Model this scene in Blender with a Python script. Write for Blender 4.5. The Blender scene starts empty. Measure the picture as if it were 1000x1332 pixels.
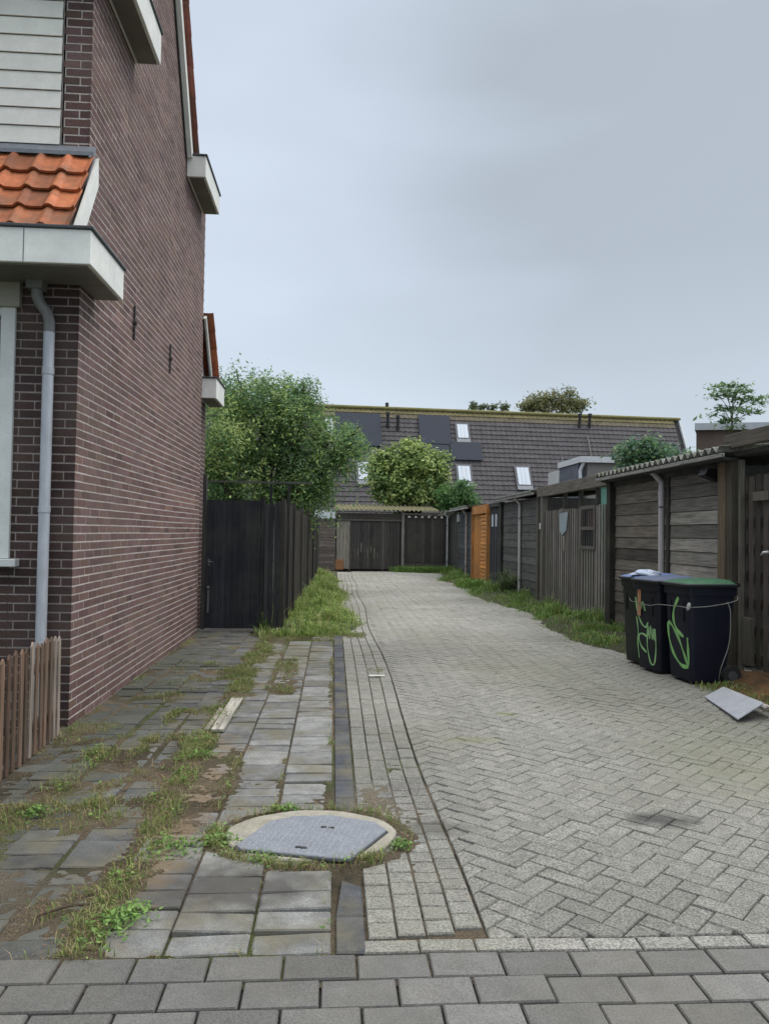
import bpy, math, random
import numpy as np
from math import sin, cos, radians as R, pi
random.seed(7); rng = np.random.default_rng(11)
C = bpy.context.scene.collection
U_ = random.uniform

# ------------------------------------------------------------ camera frame
H = 1.5; PSI, PIT, ROL = 0.0655, 0.028, 0.015
F0 = np.array([sin(PSI)*cos(PIT), cos(PSI)*cos(PIT), sin(PIT)])
R0 = np.array([cos(PSI), -sin(PSI), 0.0]); U0 = np.cross(R0, F0)
RT = R0*cos(ROL)+U0*sin(ROL); UP = U0*cos(ROL)-R0*sin(ROL)
EYE = np.array([0, 0, H])
def ray(u, v): return F0 + RT*(u-500)/1000 + UP*(666-v)/1000
def onz(u, v, z=0.0): d = ray(u, v); return EYE + d*((z-H)/d[2])
def ony(u, v, y): d = ray(u, v); return EYE + d*(y/d[1])
def onx(u, v, x): d = ray(u, v); return EYE + d*(x/d[0])

# ------------------------------------------------------------ numpy value noise
_perm = rng.random((256, 256))
def vnoise(x, y):
    x = np.asarray(x, float); y = np.asarray(y, float)
    xi = np.floor(x).astype(int); yi = np.floor(y).astype(int); fx = x-xi; fy = y-yi
    fx = fx*fx*(3-2*fx); fy = fy*fy*(3-2*fy)
    g = lambda a, b: _perm[a & 255, b & 255]
    return (g(xi, yi)*(1-fx)*(1-fy)+g(xi+1, yi)*fx*(1-fy)+g(xi, yi+1)*(1-fx)*fy+g(xi+1, yi+1)*fx*fy)
def fbm(x, y, s=1.0, o=4):
    t = 0; a = .5; n = 0
    for k in range(o): t = t+a*vnoise(np.asarray(x)*s+17.3*k, np.asarray(y)*s-9.1*k); n += a; a *= .5; s *= 2.1
    return t/n

# ------------------------------------------------------------ materials
def newmat(name):
    m = bpy.data.materials.new(name); m.use_nodes = True; nt = m.node_tree; nt.nodes.clear()
    return m, nt, nt.nodes, nt.links
def vmat(name, rough=.8, scale=(20, 20, 20), lo=.7, hi=1.25, bump=.3, bd=.004, fine=None, spec=.3, metal=0.0, detail=5, big=None, stain=None, coat=0.0):
    """vertex albedo x procedural variation"""
    m, nt, N, L = newmat(name)
    out = N.new('ShaderNodeOutputMaterial'); b = N.new('ShaderNodeBsdfPrincipled'); L.new(b.outputs[0], out.inputs[0])
    b.inputs['Roughness'].default_value = rough; b.inputs['Specular IOR Level'].default_value = spec; b.inputs['Metallic'].default_value = metal
    b.inputs['Coat Weight'].default_value = coat
    at = N.new('ShaderNodeAttribute'); at.attribute_name = 'Col'
    tc = N.new('ShaderNodeTexCoord')
    sh = N.new('ShaderNodeVectorMath'); sh.operation = 'MULTIPLY'
    cx = N.new('ShaderNodeCombineXYZ')
    for i in range(3): L.new(at.outputs['Alpha'], cx.inputs[i])
    L.new(cx.outputs[0], sh.inputs[0]); sh.inputs[1].default_value = (37, 53, 41)
    ad = N.new('ShaderNodeVectorMath'); ad.operation = 'ADD'; L.new(tc.outputs['Object'], ad.inputs[0]); L.new(sh.outputs[0], ad.inputs[1])
    mp = N.new('ShaderNodeMapping'); mp.inputs['Scale'].default_value = scale; L.new(ad.outputs[0], mp.inputs[0])
    nz = N.new('ShaderNodeTexNoise'); nz.inputs['Scale'].default_value = 1; nz.inputs['Detail'].default_value = detail; nz.inputs['Roughness'].default_value = .65
    L.new(mp.outputs[0], nz.inputs['Vector'])
    mr = N.new('ShaderNodeMapRange'); mr.inputs['From Min'].default_value = .28; mr.inputs['From Max'].default_value = .72
    mr.inputs['To Min'].default_value = lo; mr.inputs['To Max'].default_value = hi; L.new(nz.outputs[0], mr.inputs[0])
    v = N.new('ShaderNodeVectorMath'); v.operation = 'SCALE'; L.new(at.outputs['Color'], v.inputs[0]); L.new(mr.outputs[0], v.inputs['Scale'])
    last = v.outputs[0]; hgt = nz.outputs[0]
    if fine:   # fine speckle (scale, lo, hi)
        n2 = N.new('ShaderNodeTexNoise'); n2.inputs['Scale'].default_value = fine[0]; n2.inputs['Detail'].default_value = 3; L.new(tc.outputs['Object'], n2.inputs['Vector'])
        m2 = N.new('ShaderNodeMapRange'); m2.inputs['From Min'].default_value = .35; m2.inputs['From Max'].default_value = .65
        m2.inputs['To Min'].default_value = fine[1]; m2.inputs['To Max'].default_value = fine[2]; L.new(n2.outputs[0], m2.inputs[0])
        v2 = N.new('ShaderNodeVectorMath'); v2.operation = 'SCALE'; L.new(last, v2.inputs[0]); L.new(m2.outputs[0], v2.inputs['Scale']); last = v2.outputs[0]
    if big:    # large weathering patches (scale, colour, amount)
        n3 = N.new('ShaderNodeTexNoise'); n3.inputs['Scale'].default_value = big[0]; n3.inputs['Detail'].default_value = 6; n3.inputs['Roughness'].default_value = .6
        L.new(tc.outputs['Object'], n3.inputs['Vector'])
        m3 = N.new('ShaderNodeMapRange'); m3.inputs['From Min'].default_value = .46; m3.inputs['From Max'].default_value = .68
        m3.inputs['To Max'].default_value = big[2]; L.new(n3.outputs[0], m3.inputs[0])
        mx = N.new('ShaderNodeMix'); mx.data_type = 'RGBA'; L.new(m3.outputs[0], mx.inputs[0]); L.new(last, mx.inputs[6]); mx.inputs[7].default_value = (*big[1], 1); last = mx.outputs[2]
    if stain:  # list of (x, y, rx, ry, strength, colour): spills on the paving
        for (sx, sy, rx, ry, st, colr) in stain:
            mm = N.new('ShaderNodeMapping'); mm.inputs['Location'].default_value = (-sx/rx, -sy/ry, 0); mm.inputs['Scale'].default_value = (1/rx, 1/ry, 0)
            L.new(tc.outputs['Object'], mm.inputs[0])
            ln = N.new('ShaderNodeVectorMath'); ln.operation = 'LENGTH'; L.new(mm.outputs[0], ln.inputs[0])
            nn = N.new('ShaderNodeTexNoise'); nn.inputs['Scale'].default_value = 9; nn.inputs['Detail'].default_value = 5; L.new(tc.outputs['Object'], nn.inputs['Vector'])
            sm = N.new('ShaderNodeMath'); sm.operation = 'MULTIPLY_ADD'; L.new(nn.outputs[0], sm.inputs[0]); sm.inputs[1].default_value = 1.6; L.new(ln.outputs['Value'], sm.inputs[2])
            r_ = N.new('ShaderNodeMapRange'); r_.inputs['From Min'].default_value = 1.3; r_.inputs['From Max'].default_value = 2.0
            r_.inputs['To Min'].default_value = st; r_.inputs['To Max'].default_value = 0; L.new(sm.outputs[0], r_.inputs[0])
            mx = N.new('ShaderNodeMix'); mx.data_type = 'RGBA'; L.new(r_.outputs[0], mx.inputs[0]); L.new(last, mx.inputs[6]); mx.inputs[7].default_value = (*colr, 1); last = mx.outputs[2]
    L.new(last, b.inputs['Base Color'])
    if bump:
        bp = N.new('ShaderNodeBump'); bp.inputs['Strength'].default_value = bump; bp.inputs['Distance'].default_value = bd
        if fine:
            a2 = N.new('ShaderNodeMath'); a2.operation = 'ADD'; L.new(nz.outputs[0], a2.inputs[0]); L.new(n2.outputs[0], a2.inputs[1]); hgt = a2.outputs[0]
        L.new(hgt, bp.inputs['Height']); L.new(bp.outputs[0], b.inputs['Normal'])
    return m
def leafmat(name, tr=.35):
    m, nt, N, L = newmat(name)
    out = N.new('ShaderNodeOutputMaterial'); at = N.new('ShaderNodeAttribute'); at.attribute_name = 'Col'
    b = N.new('ShaderNodeBsdfPrincipled'); b.inputs['Roughness'].default_value = .55; b.inputs['Specular IOR Level'].default_value = .35
    t = N.new('ShaderNodeBsdfTranslucent'); mx = N.new('ShaderNodeMixShader'); mx.inputs[0].default_value = tr
    L.new(at.outputs['Color'], b.inputs['Base Color']); L.new(at.outputs['Color'], t.inputs['Color'])
    L.new(b.outputs[0], mx.inputs[1]); L.new(t.outputs[0], mx.inputs[2]); L.new(mx.outputs[0], out.inputs[0])
    return m
def glassmat(name, col=(.02, .025, .03), rough=.05):
    m, nt, N, L = newmat(name)
    out = N.new('ShaderNodeOutputMaterial'); b = N.new('ShaderNodeBsdfPrincipled'); L.new(b.outputs[0], out.inputs[0])
    b.inputs['Base Color'].default_value = (*col, 1); b.inputs['Roughness'].default_value = rough; b.inputs['Specular IOR Level'].default_value = .9; b.inputs['IOR'].default_value = 1.6
    return m
M = {}
M['brick'] = vmat('brickwork', .85, (45, 45, 45), .72, 1.3, .35, .003, fine=(260, .8, 1.2), big=(.8, (.19, .145, .13), .3))
M['paver'] = vmat('concrete_paver', .9, (14, 14, 14), .8, 1.18, .5, .004, fine=(110, .58, 1.48), big=(.5, (.17, .165, .12), .42),
                  stain=[(1.76, 4.02, .21, .10, .8, (.04, .04, .037)), (.5, 3.95, .22, .12, .6, (.07, .065, .055)), (1.45, 6.4, .10, .05, .6, (.12, .14, .03)), (3.0, 5.0, .8, 1.0, .2, (.15, .16, .06)), (1.05, 5.6, .22, .08, .35, (.15, .16, .06)), (2.2, 8.5, .9, 1.6, .22, (.13, .135, .08)), (3.2, 3.6, .6, .5, .2, (.11, .115, .07))])
M['tile'] = vmat('walkway_slab', .88, (9, 9, 9), .6, 1.35, .45, .004, fine=(150, .78, 1.22), big=(3.2, (.13, .115, .075), .8), stain=[(-.42, 3.3, .45, .22, .8, (.055, .05, .045)), (-1.3, 3.1, .5, .3, .5, (.07, .07, .05)), (-1.7, 6.5, .4, 2.2, .6, (.055, .058, .045)), (-.75, 4.4, .12, 1.3, .7, (.17, .115, .065)), (-1.5, 4.6, .2, .9, .6, (.07, .07, .05)), (-1.75, 8.8, .3, 1.9, .6, (.065, .07, .05)), (-.5, 9.5, .4, 1.2, .5, (.12, .11, .06))])
M['slab'] = vmat('pavement_slab', .85, (10, 10, 10), .85, 1.15, .4, .003, fine=(190, .75, 1.25), big=(1.3, (.13, .12, .09), .35))
M['soil'] = vmat('soil', .97, (30, 30, 30), .6, 1.4, .9, .02, fine=(160, .6, 1.4))
M['woodv'] = vmat('weathered_boards_upright', .85, (55, 55, 3.2), .55, 1.5, .6, .006, big=(1.6, (.085, .09, .06), .35))
M['woodh'] = vmat('weathered_boards_level', .85, (55, 2.2, 45), .35, 1.7, .6, .006, big=(1.3, (.12, .115, .1), .4))
M['woodx'] = vmat('weathered_boards_across', .85, (3.0, 55, 50), .5, 1.5, .6, .006, big=(1.3, (.10, .10, .09), .35))
M['paint'] = vmat('painted_trim', .5, (6, 6, 6), .88, 1.06, .08, .002, fine=(90, .95, 1.04), spec=.4, big=(1.8, (.36, .36, .32), .16))
M['zinc'] = vmat('zinc_metal', .5, (16, 16, 5), .8, 1.15, .1, .002, spec=.5, metal=.2)
M['fibre'] = vmat('fibre_cement', .95, (14, 14, 14), .3, 1.6, .8, .01, fine=(90, .7, 1.3), big=(3, (.16, .18, .08), .5))
M['roof'] = vmat('dark_roof_tile', .8, (2.5, 2.5, 2.5), .78, 1.25, .2, .01, fine=(30, .85, 1.15))
M['orange'] = vmat('clay_roof_tile', .6, (14, 14, 14), .72, 1.25, .4, .004, fine=(120, .85, 1.15), big=(4.5, (.13, .085, .055), .65), spec=.3)
M['plastic'] = vmat('bin_plastic', .5, (12, 12, 3), .8, 1.25, .12, .002, fine=(120, .9, 1.1), spec=.3, big=(4, (.02, .02, .02), .2))
M['sheet'] = vmat('smooth_panel', .6, (5, 5, 5), .85, 1.12, .1, .003, fine=(50, .93, 1.06), big=(3, (.25, .26, .25), .3))
M['iron'] = vmat('dark_iron', .6, (40, 40, 40), .7, 1.3, .3, .002, spec=.5)
M['plate'] = vmat('steel_cover_plate', .55, (8, 8, 8), .85, 1.15, .2, .002, fine=(70, .9, 1.1), metal=.3, spec=.5)
M['concrete'] = vmat('concrete', .92, (12, 12, 12), .75, 1.2, .6, .006, fine=(150, .8, 1.2), big=(3, (.16, .15, .09), .4))
M['rope'] = vmat('rope_fibre', .9, (80, 80, 80), .6, 1.4, .6, .002)
M['bark'] = vmat('bark', .95, (30, 30, 6), .6, 1.4, .9, .02)
M['leaf'] = leafmat('leaves', .42); M['grass'] = leafmat('grass_blades', .3)
M['glass'] = glassmat('window_glass'); 
M['solar'] = glassmat('solar_glass', (.035, .042, .058), .55); M['solar'].node_tree.nodes['Principled BSDF'].inputs['Specular IOR Level'].default_value = .3; M['solar'].node_tree.nodes['Principled BSDF'].inputs['IOR'].default_value = 1.4
M['pane'] = glassmat('roof_window_glass', (.5, .55, .62), .2)

# ------------------------------------------------------------ mesh builder
class MB:
    def __init__(s): s.v = []; s.f = []; s.c = []
    def add(s, vs, fs, col=(.5, .5, .5), a=None):
        b = len(s.v); a = random.random() if a is None else a
        s.v += [tuple(p) for p in vs]; s.f += [tuple(i+b for i in f) for f in fs]
        s.c += [(col[0], col[1], col[2], a)]*len(vs)
    def hexa(s, p, col, a=None):     # p: 4 bottom (ccw), 4 top
        s.add(p, [(3, 2, 1, 0), (4, 5, 6, 7), (0, 1, 5, 4), (1, 2, 6, 5), (2, 3, 7, 6), (3, 0, 4, 7)], col, a)
    def box(s, x0, x1, y0, y1, z0, z1, col, a=None):
        s.hexa([(x0, y0, z0), (x1, y0, z0), (x1, y1, z0), (x0, y1, z0), (x0, y0, z1), (x1, y0, z1), (x1, y1, z1), (x0, y1, z1)], col, a)
    def cbox(s, x0, x1, y0, y1, z0, z1, col, ch=.004, a=None):   # box with chamfered edges all round (8-gon sections stacked)
        c = min(ch, (x1-x0)*.3, (y1-y0)*.3, (z1-z0)*.3)
        def ring(i, z): return [(x0+i, y0+c, z), (x0+c, y0+i, z), (x1-c, y0+i, z), (x1-i, y0+c, z), (x1-i, y1-c, z), (x1-c, y1-i, z), (x0+c, y1-i, z), (x0+i, y1-c, z)]
        vs = ring(c*.9, z0)+ring(0, z0+c)+ring(0, z1-c)+ring(c*.9, z1)
        fs = [tuple(range(7, -1, -1)), tuple(range(24, 32))]
        for k in range(3):
            for i in range(8): fs.append((k*8+i, k*8+(i+1) % 8, k*8+8+(i+1) % 8, k*8+8+i))
        s.add(vs, fs, col, a)
    def tube(s, pts, rad, n=8, col=(.5, .5, .5), a=None, cap=True):
        pts = [np.array(p, float) for p in pts]
        if not hasattr(rad, '__len__'): rad = [rad]*len(pts)
        vs = []; ref = None
        for i, p in enumerate(pts):
            d = (pts[min(i+1, len(pts)-1)]-pts[max(i-1, 0)]); d = d/(np.linalg.norm(d)+1e-9)
            if ref is None: ref = np.array([0, 0, 1.]) if abs(d[2]) < .9 else np.array([1., 0, 0])
            x = np.cross(d, ref); x /= np.linalg.norm(x)+1e-9; y = np.cross(x, d); ref = y
            y_ = np.cross(d, x); 
            for k in range(n):
                t = 2*pi*k/n; vs.append(p+rad[i]*(cos(t)*x+sin(t)*y_))
        fs = []
        for i in range(len(pts)-1):
            for k in range(n): fs.append((i*n+k, i*n+(k+1) % n, (i+1)*n+(k+1) % n, (i+1)*n+k))
        if cap: fs.append(tuple(range(n-1, -1, -1))); fs.append(tuple((len(pts)-1)*n+k for k in range(n)))
        s.add(vs, fs, col, a)
    def prism(s, poly, ext, col, a=None):     # poly: 3d points (planar), ext: vector
        n = len(poly); e = np.array(ext); vs = [np.array(p, float) for p in poly]+[np.array(p, float)+e for p in poly]
        fs = [tuple(range(n)), tuple(range(2*n-1, n-1, -1))]+[((i+1) % n, i, n+i, n+(i+1) % n) for i in range(n)]
        s.add(vs, fs, col, a)
    def raw(s, V, Fq, Cc):
        b = len(s.v); s.v += V.tolist(); s.f += (np.asarray(Fq)+b).tolist(); s.c += Cc.tolist()
class FR:   # wall frame: origin, along-direction, outward normal (2-D) ; writes into a MB
    def __init__(s, ox, oy, ux, uy, nx, ny): s.o = (ox, oy); s.u = (ux, uy); s.n = (nx, ny); s.rh = (ux*ny-uy*nx) > 0
    def p(s, u, n, z): return (s.o[0]+u*s.u[0]+n*s.n[0], s.o[1]+u*s.u[1]+n*s.n[1], z)
    def box(s, mb, u0, u1, n0, n1, z0, z1, col, a=None, tn=0.0, tz=0.0):
        q = [s.p(u0, n0+tn, z0), s.p(u1, n0+tn, z0+0), s.p(u1, n1+tn, z0+0), s.p(u0, n1+tn, z0), s.p(u0, n0, z1), s.p(u1, n0, z1+tz), s.p(u1, n1, z1+tz), s.p(u0, n1, z1)]
        if not s.rh: q = [q[3], q[2], q[1], q[0], q[7], q[6], q[5], q[4]]
        mb.hexa(q, col, a)
def jit(c, k=.15):
    t = 1+U_(-k, k); return tuple(max(0, x*t*(1+U_(-.012, .012))) for x in c)
def link(o): C.objects.link(o); return o
def mesh(name, mb, mat, parent=None, org=(0, 0, 0), smooth=False, bevel=0):
    me = bpy.data.meshes.new(name); V = np.array(mb.v, dtype=float)-np.array(org)
    me.from_pydata(V.tolist(), [], mb.f); me.materials.append(M[mat] if isinstance(mat, str) else mat)
    ca = me.color_attributes.new('Col', 'FLOAT_COLOR', 'POINT'); ca.data.foreach_set('color', np.array(mb.c, dtype=np.float32).ravel())
    if smooth: me.polygons.foreach_set('use_smooth', [True]*len(me.polygons))
    me.update(); o = link(bpy.data.objects.new(name, me))
    if parent is not None: o.parent = parent
    else: o.location = org
    if bevel:
        b = o.modifiers.new('bevel', 'BEVEL'); b.width = bevel; b.segments = 2; b.limit_method = 'ANGLE'
    return o
def tag(o, label, cat=None, group=None, kind=None):
    if label: o['label'] = label
    if cat: o['category'] = cat
    if group: o['group'] = group
    if kind: o['kind'] = kind
    return o
class Thing:
    def __init__(s, name, label, cat, loc, group=None):
        s.e = link(bpy.data.objects.new(name, None)); s.e.location = loc; s.e.empty_display_size = .2; s.loc = tuple(loc); tag(s.e, label, cat, group)
    def part(s, name, mb, mat, parent=None, smooth=False, bevel=0, label=None):
        o = mesh(name, mb, mat, parent or s.e, s.loc, smooth, bevel)
        if label: o['label'] = label
        return o
def single(name, mb, mat, label, cat, loc=(0, 0, 0), group=None, smooth=False, bevel=0):
    return tag(mesh(name, mb, mat, None, loc, smooth, bevel), label, cat, group)

# ============================================================ GROUND
gm = MB()
gm.add([(-160, -40, -.06), (160, -40, -.06), (160, 200, -.06), (-160, 200, -.06)], [(0, 1, 2, 3)], (.075, .085, .05))
tag(mesh('ground', gm, 'soil'), 'bare ground under the paving', kind='structure')

def clip(poly, a, b, c):   # keep a*x+b*y>=c
    out = []
    for i in range(len(poly)):
        p, q = poly[i], poly[(i+1) % len(poly)]; dp = a*p[0]+b*p[1]-c; dq = a*q[0]+b*q[1]-c
        if dp >= 0: out.append(p)
        if dp*dq < 0: t = dp/(dp-dq); out.append((p[0]+t*(q[0]-p[0]), p[1]+t*(q[1]-p[1])))
    return out
def paver(mb, poly, z, col, ch=.0045, tilt=.002, dz=.006):
    n = len(poly)
    if n < 3: return
    cx = sum(p[0] for p in poly)/n; cy = sum(p[1] for p in poly)/n
    area = abs(sum(poly[i][0]*poly[(i+1) % n][1]-poly[(i+1) % n][0]*poly[i][1] for i in range(n)))/2
    if area < .0006: return
    tx = U_(-tilt, tilt)/.1; ty = U_(-tilt, tilt)/.1
    top = []; mid = []; low = []
    for (x, y) in poly:
        l = math.hypot(x-cx, y-cy)+1e-6; k = max(0, (l-ch*1.3)/l); X = cx+(x-cx)*k; Y = cy+(y-cy)*k
        top.append((X, Y, z+tx*(X-cx)+ty*(Y-cy))); mid.append((x, y, z-dz+tx*(x-cx)+ty*(y-cy))); low.append((x, y, z-.03))
    fs = [tuple(range(n))]
    for i in range(n): j = (i+1) % n; fs += [(n+i, n+j, j, i), (2*n+i, 2*n+j, n+j, n+i)]
    mb.add(top+mid+low, fs, col)
RX, RY, RRX, RRY = -.085, 3.85, .43, .325       # manhole ring
def in_ring(x, y, k=1.0): return ((x-RX)/(RRX*k))**2+((y-RY)/(RRY*k))**2 < 1
def settle(x, y): return .034*(float(fbm(x, y, .8, 2))-.5)*min(1, abs(x-.06)*2)
xk = lambda y: .60+.03*sin(y*.9)-.02*math.exp(-((y-2.8)/.5)**2)+.004*max(0, y-10)       # strip border

# --- herringbone alley paving
ap = MB(); w = .1; c45 = cos(pi/4)
def hb_cell(i, j, di, dj):
    g = .0022; q = [(i*w+g, j*w+g), ((i+di)*w-g, j*w+g), ((i+di)*w-g, (j+dj)*w-g), (i*w+g, (j+dj)*w-g)]
    return [((x-y)*c45, (x+y)*c45+2.9) for x, y in q]
Y1 = 30.4
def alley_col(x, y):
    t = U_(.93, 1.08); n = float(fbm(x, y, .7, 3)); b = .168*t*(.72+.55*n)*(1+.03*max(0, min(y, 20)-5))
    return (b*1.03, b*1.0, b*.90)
for i in range(-8, 260):
    for j in range(-40, 240):
        m4 = (i-j) % 4
        if m4 == 0: q = hb_cell(i, j, 2, 1)
        elif m4 == 3: q = hb_cell(i, j, 1, 2)
        else: continue
        cx = sum(p[0] for p in q)/4; cy = sum(p[1] for p in q)/4
        if cx < .45 or cx > 4.75 or cy < 2.75 or cy > Y1: continue
        q = clip(q, 1, 0, xk(cy)+.008); q = clip(q, 0, 1, 2.875)
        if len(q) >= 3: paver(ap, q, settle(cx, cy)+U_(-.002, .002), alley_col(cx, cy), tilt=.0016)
# stretcher courses left of the line
for k in range(4):
    y = 2.88+U_(0, .1)
    while y < 29.5:
        l = (.108 if y < 4.7 else .205)*U_(.96, 1.04); x0 = .152+k*(xk(y)-.152)/4; x1 = .152+(k+1)*(xk(y)-.152)/4; y2 = y+l
        a0 = .152+k*(xk(y2)-.152)/4; a1 = .152+(k+1)*(xk(y2)-.152)/4
        q = [(x0+.003, y+.003), (x1-.004, y+.003), (a1-.004, y2-.003), (a0+.003, y2-.003)]
        if not in_ring((x0+x1)/2, y+l/2, .9): paver(ap, q, settle(x0, y)+U_(-.003, .002), jit(alley_col(x0, y), .06))
        y += l
x = .13
while x < 4.8:
    q = [(x+.003, 2.79), (x+.203, 2.79), (x+.203, 2.868), (x+.003, 2.868)]; paver(ap, q, settle(x, 2.8)+.001, jit((.21, .205, .185), .1)); x += .206
tag(mesh('alley_paving', ap, 'paver'), 'grey herringbone brick paving of the alley', kind='structure')

# --- front pavement slabs
fp = MB(); y = 2.78; r = 0
while y > .2:
    hgt = .152 if r < 5 else .3; x = -3.2+(r % 2)*.128+U_(-.01, .01)
    while x < 5.5:
        lw = .255
        q = [(x+.004, y-hgt+.004), (x+lw-.004, y-hgt+.004), (x+lw-.004, y-.004), (x+.004, y-.004)]
        b = U_(.10, .14)*(.9 if x < 0 else 1.05); paver(fp, q, settle(x, y)+U_(-.002, .002), (b*1.02, b*.985, b*.93), ch=.004, tilt=.001)
        x += lw
    y -= hgt; r += 1
tag(mesh('pavement', fp, 'slab'), 'grey concrete slab pavement across the mouth of the alley', kind='structure')

# --- walkway slabs
wk = MB()
def wk_col(x, y):
    n = float(fbm(x+30, y, 1.0, 3)); b = U_(.75, 1.22)
    if x > -.8: c = (.175, .175, .168)
    else: c = (.098, .099, .096)
    if random.random() < .12: b *= .7
    m = .8+.4*n; g = 1.0
    return (c[0]*b*m, c[1]*b*m*g, c[2]*b*m)
cols = [-2.04, -1.76, -1.47, -1.18, -.89, -.58, -.278, .02]
for k in range(7):
    x0, x1 = cols[k], cols[k+1]; y = 2.788
    while y < 11.7:
        l = random.choice([.15, .15, .15, .20, .30]) if k > 3 else random.choice([.15, .15, .15, .30])
        ang = -.06*(y-3)*0 ; s0 = .0 if k > 3 else .035*math.sin(y*.8+k)
        g = .006 if k > 3 else .004
        q = [(x0+g+s0, y+g), (x1-g+s0, y+g+U_(-.003, .003)), (x1-g+s0, y+l-g), (x0+g+s0, y+l-g+U_(-.003, .003))]
        ctr = ((x0+x1)/2, y+l/2)
        if not in_ring(*ctr, .95):
            paver(wk, q, settle(x0*2, y*2)*1.3+U_(-.003, .003)-(.004 if k < 4 else 0), wk_col(*ctr), ch=.006, tilt=.0032)
        y += l
tag(mesh('walkway', wk, 'tile'), 'worn slab walkway along the house wall', kind='structure')
# --- dark kerb
kb = MB(); y = 2.79
while y < 11.2:
    l = U_(.22, .5)
    q = [(.034, y+.003), (.142, y+.003), (.142, y+l-.003), (.034, y+l-.003)]
    if y+l > 3.28 and y < 4.12: 
        if y < 3.28: q = [(.034, y+.003), (.142, y+.003), (.142, 3.30), (.06, 3.36)]
        elif y+l > 4.15: q = [(.034, 4.13), (.142, 4.13), (.142, y+l-.003), (.034, y+l-.003)]
        else: y += l; continue
    paver(kb, q, .004+U_(-.002, .002), jit((.062, .066, .075), .15), ch=.006); y += l
tag(mesh('kerb', kb, 'tile'), 'dark flush kerb strip between walkway and alley', kind='structure')

# --- soil heightfield that pokes through the joints and the worn places
def G(x, c, s): return np.exp(-((x-c)/s)**2)
def weed(x, y):
    n = fbm(x, y, 2.2, 3); n2 = fbm(x+9, y+4, .8, 2)
    near = np.clip((13.5-y)/5, 0, 1)
    w_ = 1.0*G(x, -.88+.03*np.sin(y*2.1), .075+.05*n2+.03*(y > 7))*np.clip((12-y)/2, 0, 1)
    w_ = w_+.75*G(x, -1.56+.08*np.sin(y*1.3), .13)*(y < 5.4)+.5*G(x, -1.25+.05*np.sin(y), .06)*(y > 4.2)*(y < 6.4)
    w_ = w_+.75*G(x, -2.03, .10)*(y < 11.6)*(.4+n2)
    w_ = w_+.5*np.exp(-((x+1.3)/.6)**2)*(fbm(x+40, y, 3.5, 3) > .56)*(y < 9.5)*(x < -.95)
    w_ = w_+.45*G(x, -.6, .05)*((y > 4.2)*(y < 5.2)+(y > 7.4)*(y < 11))+.35*G(x, -.29, .025)*(y < 5.2)+.5*G(x, -.45, .12)*(y > 7.2)*(y < 9.2)
    w_ = w_+.45*G(x, 0.0, .03)
    rr = np.sqrt(((x-RX)/RRX)**2+((y-RY)/RRY)**2)
    w_ = w_+.85*G(rr, 1.12, .12)*(y < 3.95)*(x < .25)+.6*G(rr, 1.1, .1)
    w_ = w_+.55*G(y, 11.2, .5)*(x > -1.0)*(x < .55)
    w_ = w_+.35*G(y, 2.79, .02)*(x < .0)
    return w_*(.35+1.1*n)
def soilh(x, y):
    h = -.014+.024*np.clip(weed(x, y), 0, 1)**.8+.018*(fbm(x, y, 5, 5)-.5)+.012*(vnoise(x*34, y*34)-.5)
    # bare soil patches
    for (cx, cy, rx, ry, a) in ((-.70, 4.3, .10, .7, .012), (-.68, 3.42, .22, .16, .014), (-1.62, 3.35, .26, .2, .026), (.25, 4.4, .12, .3, .018), (-1.9, 4.7, .18, 1.2, .016), (-.55, 5.1, .12, .5, .008), (-1.75, 5.7, .2, .5, .010)):
        h = h+a*np.exp(-((x-cx)/rx)**2-((y-cy)/ry)**2)
    h = np.where(((x-RX)/RRX)**2+((y-RY)/RRY)**2 < 1, -.02, h)
    h = np.where(y < 2.78, np.minimum(h, -.008), h)
    return h
def grid(x0, x1, y0, y1, st, hf, cf):
    nx = int((x1-x0)/st)+1; ny = int((y1-y0)/st)+1
    X, Y = np.meshgrid(np.linspace(x0, x1, nx), np.linspace(y0, y1, ny)); Z = hf(X, Y)
    V = np.stack([X.ravel(), Y.ravel(), Z.ravel()], 1); i = np.arange(nx*ny).reshape(ny, nx)
    Fq = np.stack([i[:-1, :-1].ravel(), i[:-1, 1:].ravel(), i[1:, 1:].ravel(), i[1:, :-1].ravel()], 1)
    col = cf(X, Y, Z).reshape(-1, 3); mb = MB(); mb.raw(V, Fq, np.concatenate([col, rng.random((len(V), 1))], 1)); return mb
def mixc(a, b, t): t = np.clip(t, 0, 1)[..., None]; return np.array(a)*(1-t)+np.array(b)*t
def soilc(x, y, z):
    n = fbm(x, y, 3, 3); c = mixc((.085, .068, .042), (.20, .155, .105), (n-.3)*2.5)
    sand = np.exp(-((x-.26)/.18)**2-((y-4.5)/.45)**2)+np.exp(-((x+1.62)/.35)**2-((y-3.35)/.3)**2)
    c = mixc((0, 0, 0), (.27, .235, .18), sand)+c*(1-np.clip(sand, 0, 1))[..., None]
    moss = fbm(x+5, y, 1.7, 3); c = c+mixc((0, 0, 0), (-.03, .02, -.03), (moss-.5)*4)
    return np.clip(c, .02, 1)
tag(mesh('soil', grid(-2.0, .6, 2.6, 12.2, .015, soilh, soilc), 'soil', smooth=True), 'dirt and moss in the worn walkway', kind='structure')
tag(mesh('soil_bed', grid(-2.2, 5.6, -.6, 33, .25, lambda x, y: -.018+0*x, lambda x, y, z: mixc((.055, .052, .042), (.09, .085, .065), fbm(x, y, 2, 2))), 'soil'), 'dark sand in the paving joints', kind='structure')
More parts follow.
